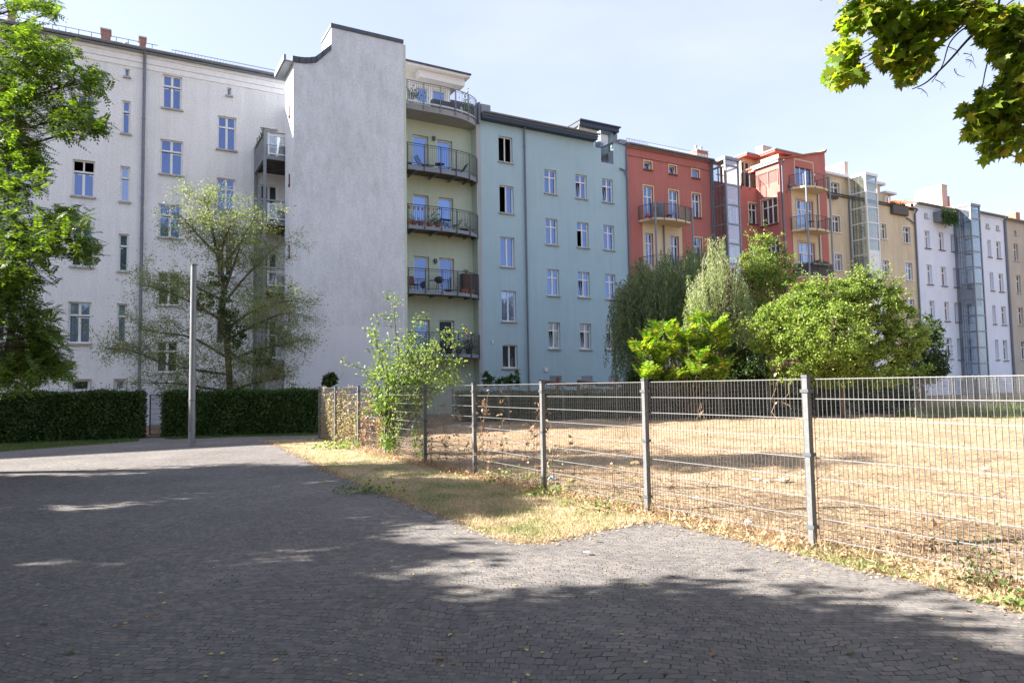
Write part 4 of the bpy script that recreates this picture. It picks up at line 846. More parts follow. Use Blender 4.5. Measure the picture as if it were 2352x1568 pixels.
# field sheet inside the fences
def side(p,poly):
    for i in range(len(poly)-1):
        pass
def inpoly(x,y,poly):
    c=False; j=len(poly)-1
    for i in range(len(poly)):
        a,b=poly[i],poly[j]
        if (a[1]>y)!=(b[1]>y) and x<(b[0]-a[0])*(y-a[1])/(b[1]-a[1])+a[0]: c=not c
        j=i
    return c
def inside_np(X,Y,poly):
    c=np.zeros(X.shape,bool); j=len(poly)-1
    for i in range(len(poly)):
        ax,ay=poly[i][0],poly[i][1]; bx,by=poly[j][0],poly[j][1]
        with np.errstate(divide='ignore',invalid='ignore'):
            m=((ay>Y)!=(by>Y))&(X<(bx-ax)*(Y-ay)/(by-ay+1e-12)+ax)
        c^=m; j=i
    return c
field=[(p.x,p.y) for p in front]+[(p.x,p.y) for p in back[1:]]+[(40,30),(16,-10),(9,-4)]
from mathutils import noise as mn
def hz(x,y): return .07*mn.noise(Vector((x*.9,y*.9,0)))+.03*mn.noise(Vector((x*2.7,y*2.7,3)))+.02*mn.noise(Vector((x*7,y*7,5)))
mb=MB(); idx={}
def gv(i,j,s):
    k=(i,j,s)
    if k not in idx:
        x,y=i*s,j*s; idx[k]=len(mb.v); mb.v.append((x,y,.02+hz(x,y)))
    return idx[k]
s=.16
for i in range(-45,250):
    for j in range(0,235):
        x,y=(i+.5)*s,(j+.5)*s
        if y<14 and abs(x)>1.0*y+3: continue
        if x>.8*y+4: continue
        if inpoly(x,y,field): mb.f.append((gv(i,j,s),gv(i+1,j,s),gv(i+1,j+1,s),gv(i,j+1,s)))
o=struct('field',mb,M['hay']); o.data.shade_smooth()
vp=[(p.x,p.y) for p in vww]+[(p.x+.15,p.y) for p in front[:1]]+[(p.x+.25*-fdir.y,p.y+.25*fdir.x) for p in front[1:]]
mb=MB(); mb.poly([(x,y,-.004) for x,y in vp]); struct('verge',mb,M['vergebase'])
def scat(poly,n,xr,yr,near=True,mask=None):
    out=[];tot=0
    while tot<n:
        m=n*3
        if near: y=1/RNG.uniform(1/yr[1],1/yr[0],m)
        else: y=RNG.uniform(yr[0],yr[1],m)
        x=RNG.uniform(xr[0],xr[1],m); k=inside_np(x,y,poly)
        if mask is not None: k&=mask(x,y)
        out.append(np.stack([x[k],y[k]],1)); tot+=k.sum()
    return np.concatenate(out)[:n]
def leafmesh(name,Bp,D,Nn,ln,wd,mat,parent=None,tmpl='diamond',kind=None,loc=None,fold=0.0):
    TP={'tri':[(-.5,0),(.5,0),(0,1)],'diamond':[(0,0),(.5,.5),(0,1),(-.5,.5)],'quad':[(-.5,0),(.5,0),(.5,1),(-.5,1)],
     'oval':[(0,0),(.32,.15),(.5,.45),(.34,.78),(0,1),(-.34,.78),(-.5,.45),(-.32,.15)],
     'maple':[(0,-.05),(.06,.12),(.38,.02),(.30,.2),(.62,.38),(.38,.42),(.42,.72),(.2,.62),(.13,.78),(0,1.05),(-.13,.78),(-.2,.62),(-.42,.72),(-.38,.42),(-.62,.38),(-.30,.2),(-.38,.02),(-.06,.12)]}
    tp=np.array(TP[tmpl]); k=len(tp); n=len(Bp)
    Sd=np.cross(D,Nn); Sd/=np.linalg.norm(Sd,axis=1,keepdims=True)+1e-9
    Up=np.cross(Sd,D)
    V=Bp[:,None,:]+D[:,None,:]*(ln[:,None]*tp[None,:,1])[...,None]+Sd[:,None,:]*(wd[:,None]*tp[None,:,0])[...,None]
    V=V+Up[:,None,:]*((np.abs(tp[None,:,0])*wd[:,None]*fold - (tp[None,:,1]**2)*ln[:,None]*.15*(1 if fold else 0)))[...,None]
    if loc is None and parent is not None: loc=ORG.get(parent.name,(0,0,0))
    if loc is not None: V=V-np.array(loc)[None,None,:]
    me=bpy.data.meshes.new(name); me.vertices.add(n*k); me.vertices.foreach_set('co',V.astype(np.float32).ravel())
    me.loops.add(n*k); me.loops.foreach_set('vertex_index',np.arange(n*k,dtype=np.int32)); me.polygons.add(n)
    me.polygons.foreach_set('loop_start',np.arange(0,n*k,k,dtype=np.int32)); me.update(calc_edges=True); me.validate()
    return link(name,me,mat,parent,kind)
def unit(a): return a/(np.linalg.norm(a,axis=-1,keepdims=True)+1e-9)
def randdir(n,up=0.0): a=unit(RNG.normal(size=(n,3))); a[:,2]+=up; return unit(a)
def crown_pts(blobs,Y,dens=1.0,sub=.28,inner=.55,per=26):
    """blobs: (x,y,rx,ry,n[,dy]) measured on the photo grid at distance Y -> leaf positions in clumps"""
    out=[]
    for bl in blobs:
        x,y,rx,ry,n=bl[:5]; dy=bl[5] if len(bl)>5 else 0; c=np.array(zp(x,y,Y+dy)); k=(Y+dy)/1600; r=np.array([rx*k,(rx+ry)/2*k*.9,ry*k])
        n=int(n*dens); m=max(3,int(n/per)); u=unit(RNG.normal(size=(m,3)))*(RNG.uniform(inner**3,1,(m,1))**(1/3)); cc=c+u*r
        i=RNG.integers(0,m,n); sz=sub*r.mean()*RNG.uniform(.5,1.3,m)[i][:,None]; out.append(cc[i]+RNG.normal(size=(n,3))*sz*np.array([1,1,.7])*.6)
    return np.concatenate(out)
def leafy(name,pts,size,mat,parent,tmpl='diamond',asp=.55,up=.7,fold=0.0,droop=0.0):
    n=len(pts); nn=randdir(n,up); d=unit(np.cross(nn,randdir(n))); d[:,2]-=droop; d=unit(d); ln=size*RNG.uniform(.6,1.25,n)
    return leafmesh(name,pts,d,nn,ln,ln*asp,mat,parent,tmpl,fold=fold)
def limb(mb,a,b,ra,rb,bend=.12,k=6,n=6):
    a=Vector(a); b=Vector(b); L=(b-a).length; o=Vector((random.uniform(-1,1),random.uniform(-1,1),random.uniform(-.3,1)))*L*bend
    pts=[a+(b-a)*(i/n)+o*math.sin(math.pi*i/n)+Vector((random.uniform(-1,1),random.uniform(-1,1),random.uniform(-1,1)))*L*.012 for i in range(n+1)]
    mb.tube(pts,ra,rb,k=k); return pts
# straw and grass, nobody could count it
def strands(name,pts2,zf,ln,wd,tilt,mat,kind='stuff'):
    n=len(pts2); z=np.array([zf(x,y) for x,y in pts2]) if callable(zf) else np.full(n,zf); B=np.column_stack([pts2,z]); d=RNG.normal(size=(n,3)); d[:,2]=np.abs(RNG.normal(size=n))*tilt; d=unit(d); return leafmesh(name,B,d,randdir(n,.6 if tilt<.6 else 0),ln*RNG.uniform(.4,1.2,n),np.full(n,wd)*RNG.uniform(.6,1.3,n),mat,None,'tri',kind)
p=scat(field,70000,(-7,24),(4.2,33)); o=strands('straw',p,lambda x,y:.025+hz(x,y),.17,.013,.22,M['straw'])
p=scat(vp,52000,(-8,5),(4.4,25)); dist=np.abs(p[:,0]); o=strands('grass',p,0.0,.068,.009,1.5,M['grass'])
# dead leaves and stalks along the foot of the fence and the edge of the paving
k=RNG.integers(0,len(front)-3,5200); u=RNG.uniform(0,1,5200)[:,None]; F=np.array([(q.x,q.y) for q in front]); q=F[k]+(F[k+1]-F[k])*u; q+=RNG.normal(size=q.shape)*np.array([.16,.16])+np.array([-.05,-.1])
B=np.column_stack([q,RNG.uniform(0.0,.07,len(q))]); nn=randdir(len(q),.8); d=unit(np.cross(nn,randdir(len(q)))); leafmesh('dead_leaf_litter',B,d,nn,RNG.uniform(.02,.07,len(q)),RNG.uniform(.015,.04,len(q)),M['deadleaf'],None,'oval','stuff',fold=.4)
strands('dry_stalks',(F[k]+(F[k+1]-F[k])*u+RNG.normal(size=q.shape)*.13)[:4200],0.0,.26,.008,1.2,M['deadleaf'])
V2=np.array([(a.x,a.y) for a in vww]); k=RNG.integers(0,len(V2)-1,5000); u=RNG.uniform(0,1,5000)[:,None]; q=V2[k]+(V2[k+1]-V2[k])*u+RNG.normal(size=(5000,2))*.09
B=np.column_stack([q,RNG.uniform(.002,.02,len(q))]); nn=randdir(len(q),1.5); d=unit(np.cross(nn,randdir(len(q)))); leafmesh('edge_litter',B,d,nn,RNG.uniform(.015,.05,len(q)),RNG.uniform(.008,.03,len(q)),M['deadleaf'],None,'oval','stuff',fold=.3)
# lawn strips before the hedges
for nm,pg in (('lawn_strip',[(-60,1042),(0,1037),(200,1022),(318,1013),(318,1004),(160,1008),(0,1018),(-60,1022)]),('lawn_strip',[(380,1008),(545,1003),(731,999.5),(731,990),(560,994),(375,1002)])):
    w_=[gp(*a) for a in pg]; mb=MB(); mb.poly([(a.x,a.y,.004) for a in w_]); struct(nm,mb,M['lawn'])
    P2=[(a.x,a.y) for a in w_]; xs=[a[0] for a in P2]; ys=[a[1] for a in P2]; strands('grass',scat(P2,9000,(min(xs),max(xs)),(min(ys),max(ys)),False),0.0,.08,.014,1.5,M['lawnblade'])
# green weeds on the right at the back of the field
wp=[(9,27),(15,28.2),(24,29),(31,31),(31,38),(17,34.5),(12,33)]
M['weed']=mat_leaf('green_weeds',[(.08,.12,.03),(.14,.19,.06),(.24,.27,.11)],.25)
strands('weeds',scat([(17,31.2),(21,29.4),(25,29.3),(31,31),(31,38),(19,35)],12000,(10,31),(28,38),False),0.0,.24,.025,1.6,M['weed'])
strands('weeds',scat([(18.5,33),(22,32.5),(31,34),(31,38),(19.5,35)],3000,(10,31),(28,38),False),0.0,.7,.035,2.4,M['weed'])

# =================================================================== fences
def fence(label,pts,skip=(),hz=1.74,name='mesh_fence',ph=1.775):
    root=thing(name,label,'fence',facade=False,loc=pts[0]); 
    for i,p in enumerate(pts):
        if i in skip: continue
        d=(pts[min(i+1,len(pts)-1)]-pts[max(i-1,0)]).normalized(); nrm=Vector((d.y,-d.x,0)); mb=MB(); a,b=.03,.035
        c=[p+d*sx*a+nrm*sy*b for sx,sy in ((-1,-1),(1,-1),(1,1),(-1,1))]
        mb.prism([(q.x,q.y,-.05) for q in c],(0,0,ph+.05)); c2=[p+d*sx*(a+.006)+nrm*sy*(b+.006) for sx,sy in ((-1,-1),(1,-1),(1,1),(-1,1))]
        o=obj('post',mb,M['postgrey'],root); cap=MB(); cap.prism([(q.x,q.y,ph+.002) for q in c2],(0,0,.03)); obj('post_cap',cap,M['darksteel'],o)
        for z in (.2,.95,1.62): cap=MB(); cap.prism([(q.x,q.y,z) for q in [p+d*sx*(a+.02)+nrm*sy*(b+.012) for sx,sy in ((-1,-1),(1,-1),(1,1),(-1,1))]],(0,0,.035)); obj('clamp',cap,M['darksteel'],o)
    for i in range(len(pts)-1):
        a,b=pts[i],pts[i+1]; d=(b-a).normalized(); L=(b-a).length; nrm=Vector((d.y,-d.x,0)); mb=MB(); a_=a+d*.045+nrm*.05; L-=.09
        far=a.y>20; r=.0055 if not far else .005
        for k in range(9):
            z=.10+k*.2075
            for s in ((-1,1) if not far else (0,)): q=a_+nrm*(s*.0075); mb.bar(q+Vector((0,0,z)),q+d*L+Vector((0,0,z)),.0068)
        n=int(L/.05)
        for k in range(n+1):
            q=a_+d*(L*k/n); mb.bar(q+Vector((0,0,.085)),q+Vector((0,0,1.77)),.0052 if not far else .006)
        obj('mesh_panel',mb,M['mesh'],root)
    return root
M['mesh']=mat_plain('galvanised_wire',(.24,.245,.25),.5,.35,var=.08)
M['fencepost']=M['steel']
fence('long galvanised steel mesh fence between the paving and the hay field, sapling grown through it',front)
fence('farther galvanised mesh fence along the back of the hay field',back[0:],skip=(0,))
r2=[Vector((20.6,28.0,0)),Vector((22.9,27.3,0)),Vector((25.2,26.6,0))]
fence('short run of mesh fence across the weeds at the right edge',[Vector((17.6,30.6,0)),Vector((20.1,30.3,0)),Vector((22.6,30.0,0)),Vector((25.1,29.7,0)),Vector((27.6,29.4,0))])
# =================================================================== lamp post
p=gp(440,1024); r=thing('lamp_post','bare grey steel post without a lamp, standing on the paving before the hedge','post',facade=False,loc=p)
top=zp(440,611,p.y).z; mb=MB(); lean=-.02*0
pr=[(.105,0),(.105,1.05),(.098,1.06),(.085,top)]
mb.lathe((p.x,p.y,0),pr,16); obj('shaft',mb,M['steel'],r,smooth=False)
mb=MB(); mb.lathe((p.x,p.y,top+.002),[(.09,0),(.09,.05),(.03,.07)],16); obj('top_cap',mb,M['darksteel'],r)
mb=MB(); mb.box(p.x-.03,p.x+.03,p.y-.118,p.y-.1,.45,.9); obj('service_door',mb,M['pipe'],r)
mb=MB(); mb.lathe((p.x,p.y,1.42),[(.106,0),(.106,.03)],16); mb.box(p.x-.13,p.x-.1,p.y-.03,p.y+.03,1.38,1.5); obj('strap',mb,M['darksteel'],r)
mb=MB(); mb.lathe((p.x,p.y,0.002),[(.14,0),(.14,.03),(.11,.05)],16); obj('base_collar',mb,M['steel'],r)
# =================================================================== vegetation
M['hedge']=mat_leaf('hedge_leaves',[(.025,.05,.012),(.04,.085,.02),(.06,.12,.03),(.11,.16,.04)],.2,tcol=(1.3,1.6,.6))
M['hedgecore']=mat_plain('hedge_dark_core',(.012,.02,.008),.95)  # near-black core box, its colour makes the hedge's inside dark
M['thin']=mat_leaf('grey_green_small_leaves',[(.13,.16,.08),(.18,.21,.11),(.24,.265,.15)],.35)
M['ivy']=mat_leaf('dark_ivy',[(.03,.07,.02),(.05,.10,.025),(.07,.13,.03)],.15)
M['locust']=mat_leaf('locust_leaflets',[(.03,.065,.015),(.055,.105,.022),(.09,.155,.03),(.17,.24,.05)],.4,tcol=(2.0,2.0,.5))
M['maple']=mat_leaf('maple_leaves',[(.06,.11,.02),(.10,.17,.02),(.16,.24,.03),(.26,.32,.04),(.30,.26,.07)],.45,tcol=(2.1,2.2,.5))
M['shade']=mat_leaf('plane_tree_leaves',[(.05,.09,.02),(.07,.12,.03)],.1)
M['willow']=mat_leaf('willow_leaves_shaded',[(.07,.10,.055),(.12,.16,.085),(.19,.23,.13)],.28)  # darker copy of the willow leaves, shade put into the colour
M['willowlit']=mat_leaf('willow_leaves_sunlit',[(.16,.20,.10),(.24,.28,.15),(.33,.36,.22)],.3)  # paler copy for the front part of the same tree, sunlight put into the colour
M['bush']=mat_leaf('field_maple_leaves',[(.10,.16,.035),(.16,.235,.05),(.23,.31,.07),(.34,.36,.13)],.35)
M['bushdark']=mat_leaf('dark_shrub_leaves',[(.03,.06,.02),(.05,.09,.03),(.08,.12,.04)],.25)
M['ail']=mat_leaf('sumac_leaflets',[(.05,.12,.02),(.10,.21,.03),(.22,.33,.05),(.42,.32,.08)],.38,tcol=(1.9,2.1,.5))
M['sap']=mat_leaf('sapling_leaves',[(.07,.13,.03),(.12,.19,.05),(.19,.26,.08),(.32,.36,.17)],.3)
M['dryvine']=mat_leaf('dry_vine_leaves',[(.30,.22,.13),(.42,.33,.20),(.24,.28,.09)],.3,tcol=(1.2,1.2,1))
M['yellowleaf']=mat_leaf('yellow_fallen_leaf',[(.62,.44,.10),(.55,.50,.22),(.50,.28,.08)],.1)
M['blossom']=mat_plain('red_blossom',(.35,.05,.05),.6)
# ---- hedges
def hedge(label,a,b,h,th,n,back=1):
    """a,b ground points of the front face ends"""
    a=Vector(a);b=Vector(b); d=(b-a).normalized(); nr=Vector((-d.y,d.x,0)); L=(b-a).length
    r=thing('hedge',label,'hedge',facade=False,loc=a); mb=MB(); o=.12
    q=[a+d*o+nr*o,b-d*o+nr*o,b-d*o+nr*(th-o),a+d*o+nr*(th-o)]; mb.prism([(v.x,v.y,0) for v in q],(0,0,h-.14)); obj('dark_core',mb,M['hedgecore'],r)
    A=np.array(a);D=np.array(d);Nn=np.array(nr); nf=int(n*.72); nt_=int(n*.2); ne=n-nf-nt_
    bump=lambda s,z:.06*np.sin(s*2.1+z*1.7)+.05*np.sin(s*5.3-z*3.1)
    s=RNG.uniform(0,L,nf); z=RNG.uniform(.03,h,nf); f=A+D*s[:,None]+Nn*(RNG.uniform(-.03,.16,nf)+bump(s,z))[:,None]; f[:,2]=z
    s=RNG.uniform(0,L,nt_); y=RNG.uniform(0,th,nt_); t_=A+D*s[:,None]+Nn*y[:,None]; t_[:,2]=h-.12+RNG.uniform(0,.14,nt_)+.04*np.sin(s*3)+np.maximum(0,RNG.normal(size=nt_)-1.4)*.16
    e=RNG.integers(0,2,ne); s=e*L+RNG.uniform(-.1,.1,ne); y=RNG.uniform(0,th,ne); z=RNG.uniform(.03,h,ne); e_=A+D*s[:,None]+Nn*y[:,None]; e_[:,2]=z
    leafy('foliage',np.concatenate([f,t_,e_]),.085,M['hedge'],r,'diamond',.65,.4)
    return r
ha=gp(-140,1024); hb_=gp(322,1006); hedge('clipped dark green hedge left of the gap before the white house',ha,hb_,1.74,1.1,42000)
hc=gp(372,1004); hd=gp(727,994); hedge('clipped dark green hedge right of the gap, behind the bare post',hc,hd,1.68,1.1,42000)
he=zp(1050,900,34.2); he.z=0; hf=zp(1475,900,35.4); hf.z=0; hedge('low dark hedge behind the back fence, before the blue green house',he,hf,1.45,.8,16000)
# ---- gap: mesh gate and brown board
g0=gp(322,1003)+Vector((.0,.7,0)); g1=gp(352,1003)+Vector((0,.7,0)); g2=gp(378,1003)+Vector((0,.7,0))
r=thing('garden_gate','green wire mesh gate panel in the gap between the hedges','gate',facade=False,loc=g0); mb=MB(); hgt=1.6
for z in (0.05,hgt): mb.bar(g0+Vector((0,0,z)),g1+Vector((0,0,z)),.035)
for q in (g0,g1): mb.bar(q+Vector((0,0,.03)),q+Vector((0,0,hgt+.02)),.037)
obj('gate_frame',mb,M['ivygreen'] if 'ivygreen' in M else M['darksteel'],r); mb=MB()
for k in range(1,8): mb.bar(g0+Vector((0,0,.05+k*.2)),g1+Vector((0,0,.05+k*.2)),.009)
n=14
for k in range(n+1): q=g0+(g1-g0)*k/n; mb.bar(q+Vector((0,0,.05)),q+Vector((0,0,hgt)),.007)
obj('wire_mesh',mb,M['darksteel'],r)
r=thing('board_door','dark brown board door with small white notice, beside the mesh gate','door',facade=False,loc=g1); mb=MB(); dd=(g2-g1).normalized(); ny=Vector((dd.y,-dd.x,0))
for k in range(5):
    a=g1+dd*(.04+k*.15); b=g1+dd*(.04+k*.15+.142); mb.prism([(a.x,a.y,.03),(b.x,b.y,.03),(b.x-ny.x*.04,b.y-ny.y*.04,.03),(a.x-ny.x*.04,a.y-ny.y*.04,.03)],(0,0,1.66))
obj('boards',mb,M['wood'],r); mb=MB(); a=g1+dd*.16+ny*.012; b=g1+dd*.42+ny*.012; mb.prism([(a.x,a.y,1.17),(b.x,b.y,1.17),(b.x,b.y,1.33),(a.x,a.y,1.33)],tuple(-ny*.008)); obj('notice',mb,M['whitesteel'],r)
mb=MB()
for k in range(4): z=1.295-k*.033; mb.bar(a+dd*.03+ny*.003+Vector((0,0,z-0)),a+dd*(.2+.03*(k%2))+ny*.003+Vector((0,0,z)),.004,.012)
# ---- thin grey green tree behind the right hedge
def tree_limbs(label,Y,trunk,limbs,leafmat,n_twig,leafn,size,name='tree',base=None,rad=.16,trunkmat=None,ivy=None,tw=1.2,sd=5):
    random.seed(sd); pts=[zp(x,y,Y) for x,y in trunk]; pts[0].z=0 if base is None else base
    r=thing(name,label,'tree',facade=False,loc=pts[0]); mb=MB(); mb.tube(dense3(pts),rad,rad*.25,k=8); tips=[]
    for L in limbs:
        dz=L[0]; q=[zp(x,y,Y+dz*(i/(len(L)-2))) for i,(x,y) in enumerate(L[1:])]; q[0].y=Y; q=dense3(q); mb.tube(q,rad*.42,rad*.08,k=6)
        for i,pnt in enumerate(q):
            if i<2: continue
            for _ in range(n_twig):
                v=Vector((random.uniform(-1,1),random.uniform(-1,1),random.uniform(-.45,.75))); v=v.normalized()*random.uniform(.3,1)*tw; e=pnt+v; pp=limb(mb,pnt,e,rad*.07,rad*.025,k=3,n=4,bend=.1)
                for t_ in (pp[2],pp[3],pp[4]): tips.append(t_)
                for __ in range(2):
                    v2=(v.normalized()+Vector((random.uniform(-1,1),random.uniform(-1,1),random.uniform(-.6,.5)))).normalized()*random.uniform(.25,.6)*tw; e2=pp[3]+v2; limb(mb,pp[3],e2,rad*.035,rad*.015,k=3,n=3,bend=.08); tips+= [e2,pp[3]+v2*.6]
    obj('trunk',mb,trunkmat or M['bark'],r)
    tp=np.array([tuple(t) for t in tips]); i=RNG.integers(0,len(tp),leafn); pos=tp[i]+RNG.normal(size=(leafn,3))*.16*np.array([1,1,.8]); leafy('foliage',pos,size,leafmat,r,'oval' if size>.09 else 'diamond',.5,.5,droop=.3)
    if ivy: leafy('ivy',crown_pts(ivy,Y,1),.11,M['ivy'],r,'diamond',.8,.3)
    return r
def dense3(pts,k=4):
    out=[]
    for i in range(len(pts)-1):
        p0=pts[max(i-1,0)];p1=pts[i];p2=pts[i+1];p3=pts[min(i+2,len(pts)-1)]
        for j in range(k):
            u=j/k; out.append((p1*2+(p2-p0)*u+(p0*2-p1*5+p2*4-p3)*u*u+(p1*3-p0-p2*3+p3)*u**3)*.5)
    out.append(pts[-1]); return out
tree_limbs('loose grey green tree with thin spreading branches behind the bare post',28.5,[(525,990),(528,900),(522,800),(512,720),(512,640),(500,590),(490,540),(476,475)],
 [(-1,(525,860),(455,850),(380,835),(300,805),(240,800)),(1,(520,820),(440,775),(370,765),(320,755)),(-1.5,(515,740),(450,700),(390,672),(330,655)),(.5,(512,690),(440,655),(400,650)),
  (1,(520,830),(600,800),(660,790),(690,780)),(-1,(515,760),(570,720),(620,700),(670,690)),(1,(512,700),(560,640),(600,600),(640,560)),(0,(505,620),(550,560),(585,500)),(-.5,(495,580),(455,540),(430,510)),
  (.5,(512,680),(540,600),(560,540)),(-1,(525,900),(470,890),(400,880),(340,880)),(1,(525,900),(580,880),(640,870)),(0,(522,800),(560,830),(630,845)),(-1,(500,600),(520,540),(535,510)),(0,(486,530),(480,490),(470,462)),(1.2,(520,780),(600,740),(650,720),(680,720))],
 M['thin'],4,52000,.085,base=0,ivy=[(500,640,22,20,300),(525,700,22,40,500),(535,760,25,40,600),(465,700,22,32,400),(600,820,25,25,400)],tw=1.25)
# ---- big weeping willow
def willow(label,Y,starts,endy,mat,n,nl,r0=None,trunk=None,depth=3.0,size=.15,arch=.5,name='willow_tree',c0=None):
    base=gp(1580,900) if c0 is None else None
    c=Vector(zp(*(c0 or (1590,880)),Y)); c.z=0; r=thing(name,label,'tree',facade=False,loc=c); mb=MB(); B=[];D=[];apex=zp(*(trunk or (1600,600)),Y)
    limb(mb,c,c+(apex-c)*.55,.28,.2,.05,8); tops=[]
    for k in range(26):
        i=random.randrange(len(starts)); x,y=starts[i]; e=zp(x+random.uniform(-15,15),y+random.uniform(0,25),Y+random.uniform(-depth,depth)*.8); limb(mb,c+(apex-c)*.5,e,.09,.025,.15,5)
    obj('trunk',mb,M['bark'],r)
    for k in range(n):
        u=random.random()*(len(starts)-1); i=int(u); f=u-i; x=starts[i][0]*(1-f)+starts[i+1][0]*f; yt=starts[i][1]*(1-f)+starts[i+1][1]*f
        y0=yt+abs(random.gauss(0,1))*55+14*math.sin(x*.11)+10*math.sin(x*.31+1); dy=random.uniform(-depth,depth); dy*=(1-.3*abs(u/(len(starts)-1)-.5)*2)
        if endy-y0<30: y0=endy-random.uniform(30,80)
        s=zp(x+random.uniform(-14,14),y0,Y+dy); ye=random.uniform(y0+25,min(endy,y0+230)); s.z+=-.05*abs(dy); Ls=s.z-zp(x,ye,Y+dy).z; Ls=max(.5,min(Ls,s.z-1.2))
        hx=random.uniform(-1,1)*arch; hy=random.uniform(-1,1)*arch; m=int(nl*Ls)
        t=np.linspace(0,1,m)[:,None]*np.ones((1,3)); ph=random.uniform(0,6)
        pos=np.array(s)[None,:]+np.column_stack([hx*np.sqrt(t[:,0])+.05*np.sin(ph+5*t[:,0]),hy*np.sqrt(t[:,0]),-Ls*t[:,0]**1.15]); pos+=RNG.normal(size=pos.shape)*np.array([.05,.05,.03]); B.append(pos)
        dd=RNG.normal(size=pos.shape)*.55; dd[:,2]=-1; D.append(unit(dd))
    B=np.concatenate(B);D=np.concatenate(D); n_=len(B); leafmesh('foliage',B,D,randdir(n_),size*RNG.uniform(.7,1.3,n_),size*.2*RNG.uniform(.8,1.2,n_),mat,r,'diamond'); return r
random.seed(9)
willow('large weeping willow beside the blue green house, its shaded mass in darker leaves',38.0,[(1412,665),(1440,628),(1475,605),(1510,592),(1550,582),(1590,572),(1625,565),(1660,590),(1690,640),(1712,690)],886,M['willow'],1150,26,depth=3.2,size=.2,trunk=(1560,640))
willow('sunlit front part of the same weeping willow, sunlight painted into paler leaves',33.6,[(1582,680),(1592,640),(1606,628),(1618,600),(1628,560),(1640,540),(1655,537),(1668,560),(1684,590),(1697,618),(1712,650),(1722,690)],800,M['willowlit'],300,26,depth=1.2,size=.15,trunk=(1650,575),arch=.35,c0=(1650,880))
# ---- bushes and trees of the right half
def blob_tree(name,label,cat,Y,blobs,mat,size,trunks,asp=.6,sub=.28,inner=.55,rad=.1,up=.7,tmpl='diamond',nl=14,dens=1,fold=0.0,per=26,sprigs=0):
    x,y=trunks[0]; b=zp(x,900,Y); b.z=0; r=thing(name,label,cat,facade=False,loc=b); mb=MB()
    cs=[zp(q[0],q[1],Y+(q[5] if len(q)>5 else 0)) for q in blobs]; hub=b+Vector((0,0,min(2.2,cs[0].z*.4))); limb(mb,b,hub,rad,rad*.8,.03,8)
    for c in cs:
        pp=limb(mb,hub,c,rad*.55,rad*.12,.1,5)
        for k in range(3): limb(mb,pp[4],c+Vector((random.uniform(-1,1),random.uniform(-1,1),random.uniform(-.5,1)))*.6,rad*.2,rad*.06,.1,4,3)
    SP=[]
    for k in range(sprigs):
        q=random.choice(blobs); c=zp(q[0],q[1],Y+(q[5] if len(q)>5 else 0)); kk=Y/1600; v=Vector((random.gauss(0,1),random.gauss(0,.6),abs(random.gauss(0,.8)))).normalized(); s0=c+Vector((v.x*q[2]*kk*.8,v.y*q[2]*kk*.6,v.z*q[3]*kk*.8)); e0=s0+(v+Vector((0,0,.5))).normalized()*random.uniform(.35,.95); pp=limb(mb,s0,e0,.012,.004,.1,3,4); m=random.randint(14,34)
        for j in range(m): o=pp[min(4,1+int(4*j/m))]; SP.append((o.x+random.gauss(0,.08),o.y+random.gauss(0,.08),o.z+random.gauss(0,.07)))
    obj('trunk',mb,M['bark'],r); pc=crown_pts(blobs,Y,dens,sub,inner,per); pc=np.concatenate([pc,np.array(SP)]) if SP else pc; leafy('foliage',pc,size,mat,r,tmpl,asp,up,fold); return r
blob_tree('field_maple','round sunlit bright green field maple behind the back fence','tree',32.0,
 [(1830,735,70,60,5200),(1790,760,50,55,3000),(1765,735,28,40,1300),(1880,690,60,42,3600),(1930,680,50,42,3000),(1975,670,42,34,2200),(1985,655,14,24,420),(2010,700,55,45,3000),(1900,760,95,70,8000,-.8),(1985,770,70,60,4200),(2050,730,45,45,2200),(2080,775,45,50,2400),(1830,820,70,50,4200),(1920,830,90,45,4600),(2020,830,70,45,3600),(2095,825,45,45,2000),(2060,690,16,28,420),(1990,640,8,14,160),(1745,770,22,40,800),(1850,668,32,24,900),(1975,870,120,20,2200),(1840,868,80,18,1500),(2020,665,26,24,600),(2110,770,18,30,420)],
 M['bush'],.12,[(1935,880)],rad=.14,sub=.2,inner=.72,dens=1.2,per=60,sprigs=150)
blob_tree('field_maple','loose green tree growing up before the red side wing','tree',40.0,
 [(1752,560,20,30,800),(1745,605,35,35,1500),(1765,640,45,35,2000),(1805,600,18,25,500),(1800,640,30,35,1100),(1730,640,30,30,1100),(1710,600,14,16,260),(1715,650,25,25,700),(1775,690,50,35,1500),(1725,700,40,40,1500),(1788,575,10,14,150),(1725,760,40,60,2200)],
 M['bush'],.13,[(1760,880)],rad=.1,sub=.3,inner=.3,sprigs=40)
blob_tree('dark_shrub','dark dense shrub at the right flank of the round sunlit maple','shrub',37.0,
 [(2130,800,35,45,2200),(2145,760,20,26,800),(2150,840,30,30,1500),(2110,850,50,35,2600),(2165,850,16,14,350),(2090,870,60,18,1500),(2135,735,8,14,160)],M['bushdark'],.14,[(2120,890)],rad=.09)
blob_tree('dark_shrub','deep green shrub between the willow and the round maple','shrub',35.0,[(1725,830,35,50,2600),(1745,790,25,30,1100),(1700,860,50,30,2600),(1735,870,50,25,2200),(1480,860,40,30,2200),(1560,870,60,25,2600),(1640,870,60,25,2600)],M['bushdark'],.14,[(1720,890)],rad=.09)
blob_tree('dark_shrub','shaded undergrowth shrubs behind the back fence under the maple','shrub',36.0,[(1800,905,75,45,7000),(1900,905,75,45,7000),(2000,905,60,45,6500),(1700,905,70,45,6500),(1610,905,70,45,6500),(1520,905,60,45,6000),(1455,905,30,40,3000),(2060,905,40,35,3000)],M['bushdark'],.17,[(1750,915)],rad=.06)
